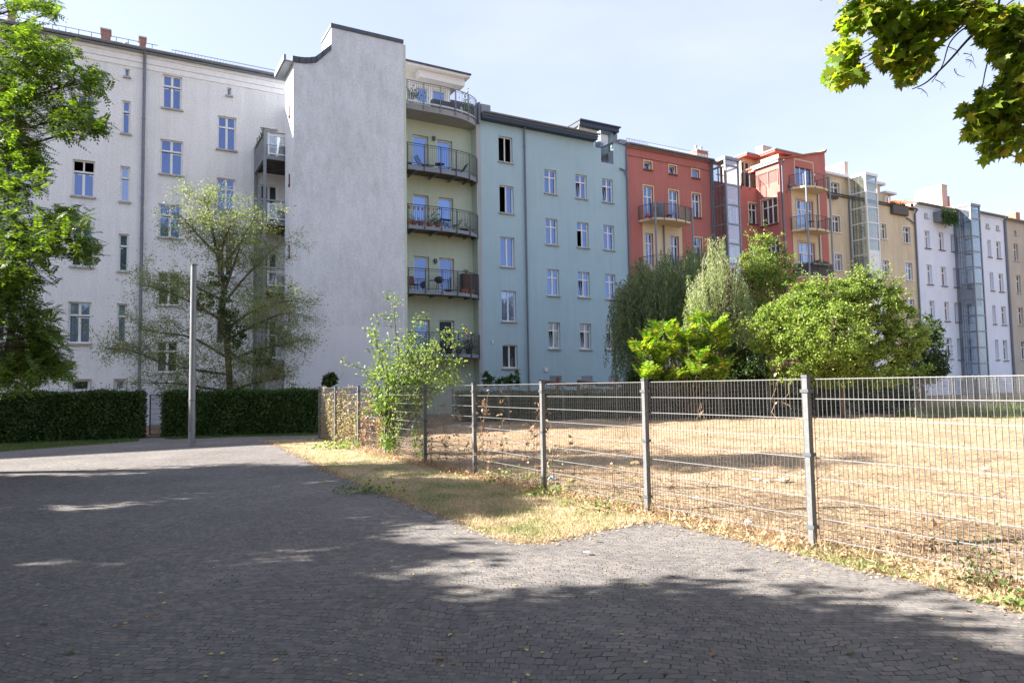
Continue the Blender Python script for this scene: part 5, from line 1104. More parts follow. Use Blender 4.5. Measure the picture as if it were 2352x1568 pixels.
# reddish rosebush and dark bush at the foot of the walls
blob_tree('rose_bush','rose bush with a few red blooms at the foot of the blue green house','shrub',38.5,[(1118,872,14,14,420),(1155,876,22,9,600),(1182,872,14,14,420),(1120,860,6,8,110),(1187,860,5,7,90)],M['ivy'],.14,[(1150,890)],rad=.03)
blob_tree('dark_shrub','small dark bush before the grey fire wall, above the hedge','shrub',29.0,[(758,873,15,14,700),(765,865,8,7,200)],M['ivy'],.13,[(758,890)],rad=.04)
# ---- sumac with fronds
def fronds(name,starts,mat,parent,L=.8,pairs=10,ll=.17,lw=.05,arch=.5,tm='diamond',up=.5):
    B=[];D=[];NN=[];LN=[];WD=[]
    for s,v in starts:
        s=np.array(s);v=unit(np.array(v)); Lf=L*RNG.uniform(.7,1.2); side_=unit(np.cross(v,[0,0,1.0])); 
        for k in range(pairs+1):
            t=(k+1.2)/(pairs+1.5); pos=s+v*Lf*t+np.array([0,0,-arch*Lf*t*t*.6]); tv=unit(v+np.array([0,0,-arch*1.2*t])); sc=1-.55*abs(t-.45)
            nn=unit(np.cross(side_,tv))+RNG.normal(size=3)*.12
            for sg in ((-1,1) if k<pairs else (0,)):
                dv=unit(side_*sg*1.0+tv*(.35 if sg else 1)+np.array([0,0,-.18])+RNG.normal(size=3)*.08); B.append(pos);D.append(dv);NN.append(nn);LN.append(ll*sc*RNG.uniform(.85,1.1));WD.append(lw*sc)
    return leafmesh(name,np.array(B),np.array(D),unit(np.array(NN)),np.array(LN),np.array(WD),mat,parent,tm)
random.seed(21)
Y=32.5; b=zp(1580,900,Y); b.z=0; r=thing('sumac','yellow green sumac with long feathery fronds before the dark willow','shrub',facade=False,loc=b); mb=MB(); S=[]
heads=[(1480,850),(1520,820),(1540,870),(1575,860),(1610,860),(1630,820),(1585,760),(1510,800),(1650,860),(1600,790),(1500,770),(1478,800),(1520,745),(1545,800),(1560,850),(1580,820),(1600,740),(1612,725),(1625,770),(1650,790),(1660,830),(1640,850),(1590,870),(1535,870),(1500,850),(1570,780),(1610,810),(1490,830),(1545,760),(1660,760),(1620,880),(1555,890),(1640,740),(1465,790),(1600,840)]
for x,y in heads:
    h=zp(x,y+22,Y+random.uniform(-.8,.8)); limb(mb,b+Vector((random.uniform(-.3,.3),0,.3)),h,.05,.015,.08,5)
    for k in range(10): a=random.uniform(0,6.28); S.append((tuple(h),(math.cos(a),math.sin(a),random.uniform(.8,2.6))))
obj('stems',mb,M['bark'],r); fronds('foliage',S,M['ail'],r,L=1.15,pairs=10,ll=.32,lw=.11,arch=.42)
# ---- sapling grown through the fence
random.seed(5); sp0=fp_[5]+Vector((.12,-.1,0)); Y=sp0.y; r=thing('sapling','leafy green sapling grown through the mesh fence','tree',facade=False,loc=sp0); mb=MB(); S=[]
hd=[(905,692),(860,758),(1015,770),(1045,800),(960,745),(880,800),(930,790),(985,800),(1010,830),(1055,870),(850,865),(900,860),(940,850),(975,860),(1000,870),(885,910),(915,900),(950,905),(895,950),(905,990),(885,1010),(870,930),(930,940),(838,850),(1030,860),(960,880),(990,820),(920,830)]
lp=[]
for x,y in hd:
    e=zp(x,y,Y+random.uniform(-.7,.7)); st=sp0+Vector((random.uniform(-.05,.05),random.uniform(-.05,.05),random.uniform(.0,.8))); pp=limb(mb,st,e,.028,.006,.07,5,8)
    if y<880:
        for k in range(7): c=pp[3+k%6]; e2=c+Vector((random.uniform(-.55,.55),random.uniform(-.5,.5),random.uniform(-.1,.5))); q=limb(mb,c,e2,.008,.003,.1,3,4); lp+=q[1:]
    else:
        for k in range(5): c=pp[3+k%6]; e2=c+Vector((random.uniform(-.25,.25),random.uniform(-.25,.25),random.uniform(-.1,.2))); q=limb(mb,c,e2,.006,.003,.1,3,4); lp+=q[1:]
    lp+=pp[5:]+pp[7:]
obj('stems',mb,M['bark'],r); lp=np.array([tuple(q) for q in lp]); n=8600; i=RNG.integers(0,len(lp),n); pos=lp[i]+RNG.normal(size=(n,3))*np.array([.09,.09,.075]); leafy('foliage',pos,.08,M['sap'],r,'oval',.52,.5,fold=.25)
# ---- dry vines on the far part of the fence
def vine(label,i,n,leafn,mat,seedv,hmax=1.75,lf=.07,name='dry_vine'):
    random.seed(seedv); a,b=front[i],front[i+1]; r=thing(name,label,'climber',facade=False,loc=a); mb=MB(); lp=[]
    for k in range(n):
        u=random.uniform(.03,.97); z=0.0; q=a+(b-a)*u; d=(b-a).normalized(); nr=Vector((d.y,-d.x,0)); pts=[]; s=0; H=hmax*random.uniform(.35,1.02)
        while z<H: s+=random.uniform(-.05,.05); pts.append(q+d*s+nr*(.05+random.uniform(-.025,.025))+Vector((0,0,z))); z+=random.uniform(.05,.13); s+=random.uniform(-.04,.04)
        if random.random()<.6:
            for _ in range(6): z-=random.uniform(.03,.12); s+=random.uniform(-.1,.1); pts.append(q+d*s+nr*.09+Vector((0,0,max(.1,z))))
        if len(pts)>2: mb.tube(pts,.005,.003,k=3); lp+=pts[2:]
    obj('stems',mb,M['twig'],r); lp=np.array([tuple(q) for q in lp]); j=RNG.integers(0,len(lp),leafn); leafy('foliage',lp[j]+RNG.normal(size=(leafn,3))*.045,lf,mat,r,'oval',.6,.2,fold=.5); return r
M['dryleaf2']=mat_leaf('withered_leaf',[(.30,.17,.10),(.40,.28,.17),(.22,.15,.08)],.25,tcol=(1.1,1,1))
vine('dense dry vine on the farthest panel of the front fence',9,34,1500,M['dryvine'],1)
vine('dense dry vine on the second farthest panel of the front fence',8,34,1500,M['dryvine'],2)
vine('dense dry vine on the fence panel just left of the sapling',7,30,1000,M['dryleaf2'],3)
vine('green and dry vine on the fence panel just right of the sapling',6,16,420,M['sap'],4)
vine('withered brown vine hanging on the fence panel two panels right of the sapling',5,9,170,M['dryleaf2'],5)
vine('withered brown vine on the fence panel left of the blue litter',4,12,230,M['dryleaf2'],6)
vine('sparse pale green vine tips along the top of the fence panel above the green weeds',3,5,70,M['dryvine'],7)
vine('few bare tendrils on the fence panel third from the right',2,3,10,M['dryleaf2'],8)
# weeds at the foot of the fence
def weedclump(label,c,rad_,n,size,mat,name='weed_clump',h=.22):
    c=Vector(c); r=thing(name,label,'weeds',facade=False,loc=c); p=RNG.normal(size=(n,3))*np.array([rad_,rad_*.6,0]); p[:,2]=np.abs(RNG.normal(size=n))*h*.5+.02; pts=np.array(c)[None,:]+p; mb=MB()
    for k in range(9): q=pts[k*(n//10)]; limb(mb,c+Vector((random.uniform(-rad_,rad_)*.4,random.uniform(-rad_,rad_)*.3,0)),q,.005,.003,.1,3,3)
    obj('stems',mb,M['twig'],r); leafy('foliage',pts,size,mat,r,'oval',.7,.8,fold=.2)
weedclump('broad leaved green weeds at the foot of the fourth post from the right',gp(1262,1140),.26,120,.06,M['sap'])
weedclump('small green weeds in the verge left of the fourth post from the right',gp(1190,1105),.35,170,.06,M['sap'])
weedclump('low green weeds in the verge near the third post from the right',gp(1400,1175),.3,70,.05,M['sap'])
weedclump('nettle like weeds under the right end of the fence',gp(2255,1350),.16,150,.04,M['bushdark'],h=.4)
weedclump('dark dry weed stalks under the fence near the right edge',gp(2120,1270),.16,110,.05,M['dryleaf2'],h=.35)
weedclump('tiny green tuft at the right edge of the paving',gp(2330,1395),.1,60,.05,M['sap'],h=.12)
weedclump('green tuft at the verge edge in the shade',gp(850,1132),.35,160,.06,M['sap'],h=.15)
weedclump('green weeds under the far end of the fence',gp(790,1030),.5,200,.09,M['sap'],h=.25)
# ---- locust foliage reaching in from the left
random.seed(31); Y=15.3; tb=Vector((-14.6,15.6,0)); r=thing('locust_tree','leafy locust tree reaching in at the left edge, feathery sunlit leaves','tree',facade=False,loc=tb); mb=MB()
top=tb+Vector((.3,.2,12)); mb.tube(dense3([tb,tb+Vector((.1,0,4)),tb+Vector((-.1,.2,8)),top]),.26,.1,k=10)
LB=[(40,100,60,50,60),(120,140,60,45,70),(205,185,45,28,40),(60,220,80,60,90),(165,270,60,42,70),(225,285,22,16,18),(35,330,50,50,60),(80,370,34,42,30),(25,430,50,60,60),(90,400,20,30,14),(50,560,80,70,110),(140,530,70,45,80),(195,575,35,26,30),(35,690,55,60,80),(90,745,50,40,50),(60,800,60,50,80),(110,790,40,36,40),(40,850,60,40,80),(105,835,42,30,50),(145,845,24,18,20),(20,200,50,90,60),(15,600,40,110,80),(60,640,60,30,30),(150,490,45,20,24),(100,10,28,16,16),(60,8,40,14,22),(115,30,14,10,6),(-60,300,80,250,200),(-60,700,80,200,160)]
for l in LB:
    x,y,rx,ry,n=l; dy=random.uniform(-.8,.8); c=zp(x,y,Y+dy)
    h=Vector((tb.x,tb.y,max(1.8,c.z-1.2))); pp=limb(mb,h,c,.06,.014,.08,5,6)
    for k in range(int(n*3.2)):
        u=unit(RNG.normal(size=3))*RNG.uniform(0,1)**.5*1.18; q=zp(x+u[0]*rx,y+u[2]*ry*1.15,Y+dy+u[1]*1.1); a=RNG.normal(size=3)*np.array([.8,.8,.6])+np.array([.7,-.1,-.15])
        if k%5==0: limb(mb,pp[3+k%4],q,.008,.003,.1,3,3)
        S.append((tuple(q-Vector(unit(a)*.1)),a))
obj('trunk',mb,M['bark'],r); fronds('foliage',S[len(heads)*13-len(heads)*13:] if 0 else S,M['locust'],r,L=.25,pairs=7,ll=.062,lw=.027,arch=.25,tm='diamond') if 0 else None
S=[s for s in S if s[0][1]<18]
fronds('foliage',S,M['locust'],r,L=.36,pairs=7,ll=.088,lw=.04,arch=.25,tm='oval')
# ---- maple branches hanging in at the top right
random.seed(41); Y=5.8; tb=Vector((7.6,4.2,0)); r=thing('maple_tree','maple tree whose yellow green lobed leaves hang in at the top right','tree',facade=False,loc=tb); mb=MB()
mb.tube(dense3([tb,tb+Vector((0,0,2.5)),tb+Vector((-.1,.1,5)),tb+Vector((.1,.2,7.5))]),.2,.12,k=10)
MBL=[(1995,30,60,34,300),(1945,120,34,34,185),(1925,175,26,24,139),(1975,165,22,20,68),(2060,45,60,50,393),(2050,120,44,40,254),(2085,170,26,26,92),(2110,100,40,40,208),(2150,40,60,40,324),(2110,140,30,24,83),(2210,30,50,30,161),(2270,50,50,60,254),(2330,60,40,60,208),(2310,120,36,36,139),(2340,160,26,40,115),(2335,240,36,50,232),(2285,230,46,36,185),(2245,260,30,26,105),(2300,290,40,22,105),(2275,330,22,24,46),(2265,350,8,18,17),(2330,320,24,18,46),(1950,55,24,24,68),(2400,100,50,150,278),(2400,300,50,60,139),(2000,-40,200,40,278),(2325,195,30,30,90),(2345,140,30,30,90),(2235,300,20,16,36),(2300,345,12,22,24),(2345,350,14,20,20)]
lp=[]; hub=zp(2420,-60,Y-.3); limb(mb,tb+Vector((-.05,.05,5.2)),hub,.07,.05,.05,6)
main=[zp(2420,-60,Y-.3),zp(2352,18,Y-.1),zp(2290,45,Y),zp(2235,80,Y),zp(2180,140,Y),zp(2130,188,Y),zp(2095,205,Y)]; mb.tube(dense3(main),.018,.004,k=6)
m2=[zp(2290,45,Y),zp(2225,60,Y),zp(2183,97,Y),zp(2165,150,Y),zp(2140,190,Y)]; mb.tube(dense3(m2),.009,.003,k=5)
for x,y in ((2225,135),(2190,120),(2205,170),(2160,195),(2120,215),(2230,150)):
    c=zp(x-12,y-12,Y); e=zp(x+12,y+8,Y); q=limb(mb,c,e,.004,.0015,.2,4,4); 
    for k in range(3): limb(mb,q[2],q[2]+Vector((random.uniform(-.06,.06),random.uniform(-.05,.05),random.uniform(-.06,.04))),.002,.001,.1,3,3)
for x,y,rx,ry,n in MBL:
    c=zp(x,y,Y+random.uniform(-.2,.2)); s0=main[2] if x<2260 else main[0]; 
    if not (2130<x<2240 and y>90): pp=limb(mb,hub if x>2260 else zp(2300,-20,Y),c,.012,.003,.06,4,6)
    u=unit(RNG.normal(size=(n,3)))*RNG.uniform(.1,1,(n,1))**.4
    for k in range(n): q=zp(x+u[k,0]*rx,y+u[k,2]*ry,Y+u[k,1]*.35); lp.append(tuple(q))
obj('trunk',mb,M['bark'],r); lp=np.array(lp); n=len(lp); d=RNG.normal(size=(n,3))*np.array([.8,.8,.4])+np.array([-.5,-.1,-.5]); nn=unit(RNG.normal(size=(n,3))*.55+np.array([-.35,-.25,.9]))
leafmesh('foliage',lp,unit(d),nn,RNG.uniform(.06,.115,n),RNG.uniform(.065,.125,n),M['maple'],r,'maple',fold=.25)
cc=[]  # unseen crown added overhead, spread wide to keep sky light off the paving
while len(cc)<430:
    u=unit(RNG.normal(size=3))*RNG.uniform(.1,1)**.4; c=(4.2+u[0]*8.2,3.6+u[1]*5.6,11.6+u[2]*2.3)
    if c[2]>max(9.4,3.2+.62*c[1]): cc.append(c)
cc=np.array(cc); mb=MB()
for c in cc[::9]: limb(mb,tb+Vector((.1,.2,7.3)),Vector(c),.09,.02,.06,4,5)
obj('branches',mb,M['bark'],r); n=len(cc)*80; j=RNG.integers(0,len(cc),n); leafy('upper_crown',cc[j]+RNG.normal(size=(n,3))*.42,.2,M['shade'],r,'diamond',.9,.6)
# ---- trees outside the left edge whose crowns shade the paving
random.seed(51); K=1/math.tan(SUN_EL)
ez=[-6,-3,3,4.27,4.81,5.28,5.86,6.16,6.35,6.7,7.0,7.25,7.6,8,9.2,9.8,10.8,12.3,12.9,13.6,14.6,15.3,16.0]; ex=[5.5,6,3.9,3.1,2.8,2.8,2.55,1.8,.4,-.1,.3,1.1,.5,-.1,-.2,-.3,.25,.15,-.7,-2,-3.8,-5.5,-8]
TR=[Vector((-13.5,-1.0,0)),Vector((-14.0,6.5,0)),Vector((-16.5,13.0,0))]; cl=[]
GAPS=[(gp(x,y),q*1.06) for x,y,q in ((590,1283,.72),(690,1275,.6),(170,1167,.8),(120,1300,.62),(50,1285,.5),(480,1130,.75),(350,1150,.6),(840,1180,.6),(970,1205,.62),(1110,1262,.7),(1190,1278,.55),(1140,1365,.72),(1690,1394,.42),(740,1330,.4),(960,1300,.45),(1060,1215,.5),(250,1120,.7),(680,1110,.6),(880,1240,.55),(560,1170,.55),(1240,1360,.5),(900,1310,.45))]
while len(cl)<2450:
    z=random.uniform(2.6,14.6) if random.random()<.88 else random.uniform(-5,2.6); e=np.interp(z,ez,ex); x=random.uniform(-(.82*max(z,3)+4.5),e-.3)
    if 5.4<z<9.5 and x>-1.2 and not(7.05<z<7.5) and random.random()<.62: continue
    if any((x-g.x)**2+((z-g.y)*1.2)**2<q*q for g,q in GAPS): continue
    h=random.uniform(4.6,8.4); cl.append((x-h*K,z,h))
for i,tb in enumerate(TR):
    nm=['broad plane tree standing to the left behind the viewer, shading the paving','broad plane tree to the left of the viewer, shading the middle of the paving','broad plane tree left beyond the locust, shading the far paving'][i]
    r=thing('plane_tree',nm,'tree',facade=False,loc=tb); mb=MB(); mb.tube(dense3([tb,tb+Vector((0,0,2)),tb+Vector((.1,-.1,4.2))]),.26,.2,k=10); cs=[c for c in cl if min(range(3),key=lambda j:abs(TR[j].y-c[1]))==i]
    for c in cs[::8]: limb(mb,tb+Vector((0,0,3.6)),Vector(c),.07,.012,.06,4,5)
    obj('trunk',mb,M['bark'],r); cc=np.array(cs); n=len(cc)*62; j=RNG.integers(0,len(cc),n); pl_=cc[j]+RNG.normal(size=(n,3))*np.array([.27,.27,.2]); pl_=pl_[(pl_[:,0]<-.79*pl_[:,1]-.5)|(pl_[:,1]<0)]; leafy('foliage',pl_,.2,M['shade'],r,'diamond',.75,.6)

random.seed(58); tb=Vector((10.8,8.6,0)); r=thing('plane_tree','unseen very tall plane tree added right of the viewer, its high crown blocks sky light over the paving','tree',facade=False,loc=tb); mb=MB(); mb.tube(dense3([tb,tb+Vector((0,0,5)),tb+Vector((-.2,0,10))]),.35,.25,k=10); cc=[]  # unseen tree added so its high crown cuts sky light on the paving
while len(cc)<520:
    u=unit(RNG.normal(size=3))*RNG.uniform(.1,1)**.4; c=(2.5+u[0]*10.5,7.5+u[1]*7,14.6+u[2]*2.6)
    if c[2]>max(12.3,4.3+.66*c[1]): cc.append(c)
cc=np.array(cc)
for c in cc[::9]: limb(mb,tb+Vector((-.2,0,9.6)),Vector(c),.11,.02,.06,4,5)
obj('trunk',mb,M['bark'],r); n=len(cc)*80; j=RNG.integers(0,len(cc),n); leafy('foliage',cc[j]+RNG.normal(size=(n,3))*.45,.24,M['shade'],r,'diamond',.8,.6)
# unseen trees added behind the viewer, they block sky light over the paving and show in the window panes
random.seed(61)
for i,(x,y,h,lb) in enumerate(((-5.5,-6.5,11,'unseen plane tree added behind the viewer to block sky light, left one of the row'),(3.5,-7.5,12,'unseen plane tree added behind the viewer to block sky light, middle one of the row'),(13,-8,11,'unseen plane tree added behind the viewer to block sky light, right one of the row'),(-22,-5,12,'unseen plane tree added behind the viewer to block sky light, far left of the row'),(24,-7,11,'unseen plane tree added behind the viewer to block sky light, far right of the row'))):
    tb=Vector((x,y,0)); r=thing('plane_tree',lb,'tree',facade=False,loc=tb); mb=MB(); mb.tube(dense3([tb,tb+Vector((0,.1,2.5)),tb+Vector((.1,0,5))]),.32,.22,k=10)
    cc=[]
    for k in range(230):
        u=unit(RNG.normal(size=3))*RNG.uniform(.35,1)**.5; c=(x+u[0]*6.2,min(2.9,y+3.2+u[1]*6.5),h*.62+u[2]*h*.33); cc.append(c)
        if k%9==0: limb(mb,tb+Vector((0,0,4.2)),Vector(c),.1,.02,.06,4,5)
    obj('trunk',mb,M['bark'],r); cc=np.array(cc); n=len(cc)*75; j=RNG.integers(0,len(cc),n); leafy('foliage',cc[j]+RNG.normal(size=(n,3))*.42,.26,M['shade'],r,'diamond',.75,.5)
# =================================================================== things on the balconies (facade coordinates)
def pot(label,t,d,z,rad=.14,h=.24,mat=None,plant=None,ph=.3,n=60,group=None,leaf=.08):
    r=thing('potted_plant',label,'potted plant',t,d,z,group); mb=MB(); mb.lathe((t,d,z+.003),[(rad*.7,0),(rad,h),(rad*1.1,h),(rad*1.1,h+.04)],10); obj('pot',mb,mat or M['terracotta'],r)
    if plant:
        p=RNG.normal(size=(n,3))*np.array([rad*1.1,rad*1.1,ph*.35]); p[:,2]=np.abs(p[:,2])+h; P_=p+np.array([t,d,z]); leafy('foliage',P_,leaf,plant,r,'oval',.6,.4)
        mb=MB(); 
        for k in range(4): mb.bar((t,d,z+h),tuple(P_[k]),.012)
        obj('stems',mb,M['bark'],r)
    return r
def lounge(label,t,d,z,fl=1):
    r=thing('lounge_chair',label,'chair',t,d,z,'lounge chairs on the round balcony'); mb=MB(); f=fl
    X=lambda a,y,h:(t+f*a,d+y,z+h)
    s=MB()
    for k in range(9): y=-.25+k*.0625; s.tube([X(-.35,y,.82),X(-.1,y,.42),X(.0,y,.3),X(.35,y,.36),X(.75,y,.30)],.009,k=4)
    obj('seat_cords',s,M['blackplastic'],r)
    for y in (-.27,.27): mb.tube([X(-.37,y,.85),X(-.1,y,.40),X(0,y,.28),X(.35,y,.34),X(.78,y,.28)],.016,k=5); mb.tube([X(-.3,y,0),X(.1,y,.3),X(.55,y,0)],.014,k=5)
    for a,h in ((-.37,.85),(.78,.28),(-.3,.01),(.55,.01)): mb.bar(X(a,-.27,h),X(a,.27,h),.02)
    obj('chair_frame',mb,M['darksteel'],r); return r
z=SL[1]; tx=lambda x,y,d=-.2:T(x,y,d)
lounge('dark cord lounge chair on the upper round balcony, left of the small table',tx(967,378),-.2,z,1)
lounge('dark cord lounge chair on the upper round balcony, right of the small table',tx(1062,392),-.1,z,-1)
t=tx(1009,385); r=thing('side_table','small round dark table between the two lounge chairs','table',t,-.25,z); mb=MB(); mb.lathe((t,-.25,z+.52),[(.3,0),(.3,.03)],18); obj('table_top',mb,M['wood'],r); mb=MB()
for a in (0,2.1,4.2): mb.tube([(t+.25*math.cos(a),-.25+.25*math.sin(a),z),(t,-.25,z+.25),(t-.2*math.cos(a),-.25-.2*math.sin(a),z+.52)],.012,k=4)
obj('legs',mb,M['darksteel'],r)
t=tx(933,368); mb=MB(); 
pot('small dark tub at the left end of the upper round balcony',t+.1,-.35,z,.2,.2,M['blackplastic'])
# third floor: pots, folding table and chair
z=SL[2]
for i,(x,pl,lb) in enumerate(((938,1,'terracotta pot with tall herbs, leftmost on the flowery round balcony'),(951,1,'terracotta pot with a low plant, second on the flowery round balcony'),(966,0,'terracotta pot with a dry plant, third on the flowery round balcony'),(986,1,'wide terracotta bowl, fourth on the flowery round balcony'))):
    pot(lb,tx(x,505,-.45),-.5,z,.19,.3,None,M['ivy'] if pl else M['dryleaf2'],.5,70)
pot('tall leafy plant in a pot left of the folding table',tx(1005,505,-.4),-.45,z,.2,.32,None,M['ivy'],1.1,170,leaf=.13)
pot('flat trough of dark plants at the right of the flowery round balcony',tx(1064,520,-.3),-.35,z,.3,.16,M['wood'],M['bushdark'],.2,90)
pot('spindly bare plant beside the folding chair',tx(1071,515,-.1),-.1,z,.13,.22,None,M['thin'],1.1,60)
t=tx(1024,505,-.2); r=thing('folding_table','dark slatted folding table on the flowery round balcony','table',t,-.2,z); mb=MB()
for k in range(6): mb.box(t-.32,t+.32,-.42+k*.075,-.36+k*.075,z+.72,z+.745)
obj('table_top',mb,M['wood'],r); mb=MB()
for y in (-.4,.0): mb.bar((t-.3,y,z),(t+.28,y,z+.72),.025); mb.bar((t+.3,y,z),(t-.28,y,z+.72),.025)
obj('legs',mb,M['darksteel'],r)
t=tx(1047,515,-.2); r=thing('folding_chair','dark slatted folding chair beside the folding table','chair',t,-.2,z); mb=MB()
for k in range(5): mb.box(t-.2,t+.2,-.38+k*.075,-.33+k*.075,z+.44,z+.46)
obj('seat',mb,M['wood'],r); mb=MB()
for k in range(3): mb.bar((t+.3+k*.02,-.4,z+.6+k*.1),(t+.3+k*.02,0,z+.6+k*.1),.03)
obj('backrest',mb,M['wood'],r); mb=MB()
for y in (-.4,.0): mb.bar((t-.22,y,z),(t+.34,y,z+.9),.025); mb.bar((t+.25,y,z),(t-.2,y,z+.45),.025)
obj('chair_frame',mb,M['darksteel'],r)
for i,x in enumerate((940,950,960,970,984)):
    q=arcd[0]; tt=T(x,480,-.95); zz=Zp(x,478+i*1.2,-.95); r=thing('hanging_pot',['first','second','third','fourth','fifth'][i]+' little hanging pot from the left on the railing of the flowery round balcony','pot',tt,-1.02,zz,'hanging pots on the railing'); mb=MB(); mb.lathe((tt,-1.02,zz-.06),[(.045,0),(.07,.13)],8); obj('cup',mb,M['terracotta'],r); mb=MB(); mb.tube([(tt-.06,-1.02,zz+.07),(tt,-1.0,zz+.2),(tt+.06,-1.02,zz+.07)],.006,k=3); obj('hanger',mb,M['darksteel'],r)
# second floor: kettle grill, seat, cabinet
z=SL[3]; t=tx(1008,640,-.2); r=thing('kettle_grill','black kettle grill on legs on the second floor round balcony','grill',t,-.2,z); mb=MB(); mb.lathe((t,-.2,z+.62),[(.08,0),(.26,.12),(.3,.22),(.3,.24),(.26,.36),(.12,.44),(.02,.46)],16); obj('kettle',mb,M['blackplastic'],r,smooth=True); mb=MB()
for a in (0,2.1,4.2): mb.bar((t+.3*math.cos(a),-.2+.3*math.sin(a),z),(t+.12*math.cos(a),-.2+.12*math.sin(a),z+.66),.025)
mb.box(t-.62,t-.3,-.4,.0,z+.78,z+.8); obj('stand',mb,M['darksteel'],r)
t=tx(1079,650,.1); r=thing('balcony_cabinet','brown slatted wooden cabinet at the right end of the second floor round balcony','cabinet',t,.1,z); mb=MB(); mb.box(t-.5,t+.45,.0,.5,z,z+1.35); obj('carcass',mb,M['wood'],r); mb=MB()
for k in range(9): mb.box(t-.48,t+.43,-.025,-.003,z+.06+k*.14,z+.16+k*.14)
obj('slatted_doors',mb,M['terracotta'] if 0 else M['wood'],r); mb=MB(); mb.box(t-.56,t+.5,-.05,.55,z+1.353,z+1.4); obj('cabinet_top',mb,M['wood'],r)
pot('small plant standing on top of the brown cabinet',t-.2,.2,z+1.403,.09,.14,None,M['ivy'],.2,40)
for i,x in enumerate((1062,1071,1083)): pot(['left','middle','right'][i]+' terracotta pot standing before the brown cabinet',tx(x,662,-.4),-.42,z,.15,.26)
t=tx(948,645,-.3); r=thing('balcony_chair','dark red cloth covered chair at the left of the second floor round balcony','chair',t,-.3,z); mb=MB(); mb.box(t-.25,t+.25,-.5,-.02,z+.42,z+.47); obj('seat',mb,M['redsill'],r); mb=MB(); mb.prism([(t-.25,-.02,z+.47),(t+.25,-.02,z+.47),(t+.22,.06,z+1.02),(t-.22,.06,z+1.02)],(0,.03,0)); obj('backrest',mb,M['redsill'],r)
for a,b in ((-.22,-.47),(.22,-.47),(-.22,-.05),(.22,-.05)): mb=MB(); mb.bar((t+a,b,z),(t+a,b,z+.42),.03); obj('leg',mb,M['darksteel'],r)
mb=MB(); 
pot('low leafy plants behind the railing, right of the kettle grill',tx(1030,665,-.4),-.45,z,.22,.16,M['wood'],M['ivy'],.25,90)
# first floor
z=SL[4]
pot('bushy dark plant in a tub at the right end of the lowest round balcony',tx(1076,800,-.1),-.15,z,.22,.35,M['blackplastic'],M['ivy'],1.2,240,leaf=.12)
pot('dark plant left of the bushy one on the lowest round balcony',tx(1052,800,-.2),-.3,z,.2,.3,M['blackplastic'],M['bushdark'],.9,160,leaf=.1)
pot('dark planter at the middle of the lowest round balcony',tx(1030,800,-.3),-.4,z,.22,.4,M['blackplastic'],M['bushdark'],.6,120,leaf=.1)
t,zz=P(1069.5,758,DG); r=thing('wall_ornament','small orange red fish shaped ornament on the pale green wall','ornament',t,DG-.03,zz); mb=MB(); mb.prism([(t,DG-.004,zz+.22),(t+.1,DG-.004,zz+.02),(t+.09,DG-.004,zz-.12),(t+.13,DG-.004,zz-.22),(t-.13,DG-.004,zz-.22),(t-.08,DG-.004,zz-.1),(t-.1,DG-.004,zz+.03)],(0,-.03,0)); obj('body',mb,M['orange'],r)
# terrace on top
z=SL[0]
pot('leafy plant in a large grey tub at the left of the roof terrace',T(940,225,-.4),-.3,z+.003,.36,.6,M['greycover'],M['ivy'],.6,420,leaf=.12)
t=T(1030,240,-.2); r=thing('planter_box','long black planter box on the roof terrace','planter',t,-.2,z); mb=MB(); mb.box(t-1.2,t+.75,-.45,-.1,z+.003,z+.75); obj('box',mb,M['blackplastic'],r); mb=MB()
for k in range(13): mb.box(t-1.18+k*.15,t-1.11+k*.15,-.47,-.453,z+.02,z+.74)
obj('ribs',mb,M['darksteel'],r)
pot('slender light green climber on the roof terrace, before the sky',T(1071,255,-.1),-.1,z,.16,.3,M['blackplastic'],M['sap'],1.9,150,leaf=.13)
t=T(1082,262,.2); r=thing('screen','dark slatted screen at the right end of the roof terrace','screen',t,.2,z); mb=MB()
for k in range(8): mb.box(t-.62+k*.15,t-.5+k*.15,.2,.23,z+.003,z+1.05)
mb.box(t-.62,t+.6,.233,.26,z+.2,z+.28); obj('slats',mb,M['blackplastic'],r)
# white house balconies
for i,lb in enumerate(('grey barrel planter behind the glass screen of the top steel balcony','plants behind the glass screen of the second steel balcony','purple cloth and plants behind the glass screen of the third steel balcony')):
    z=BZ[i]; pot(lb,tb0+1.1,DB+.6,z,.3,.6,M['zinc'] if i==0 else M['greycover'],M['ivy'] if i else M['bushdark'],.3,120); 
pot('potted fern in the corner of the top steel balcony',tb0+2.2,DB+.6,BZ[0],.2,.35,None,M['sap'],.6,120)
t=tb0+.07; r=thing('balcony_creeper','sparse creeper along the side railing of the top steel balcony','climber',t,DB+1.5,BZ[0]); p=np.column_stack([RNG.normal(t-.03,.06,170),RNG.uniform(DB+.1,-.4,170),Zp(605,300,DB)+RNG.normal(0,.07,170)]); leafy('foliage',p,.1,M['ivy'],r,'oval',.6,.4); mb=MB(); mb.tube([(t,DB+.1,Zp(605,300,DB)),(t-.03,-1.5,Zp(605,300,DB)+.03),(t,-.4,Zp(605,300,DB))],.01,k=4); obj('stems',mb,M['bark'],r)
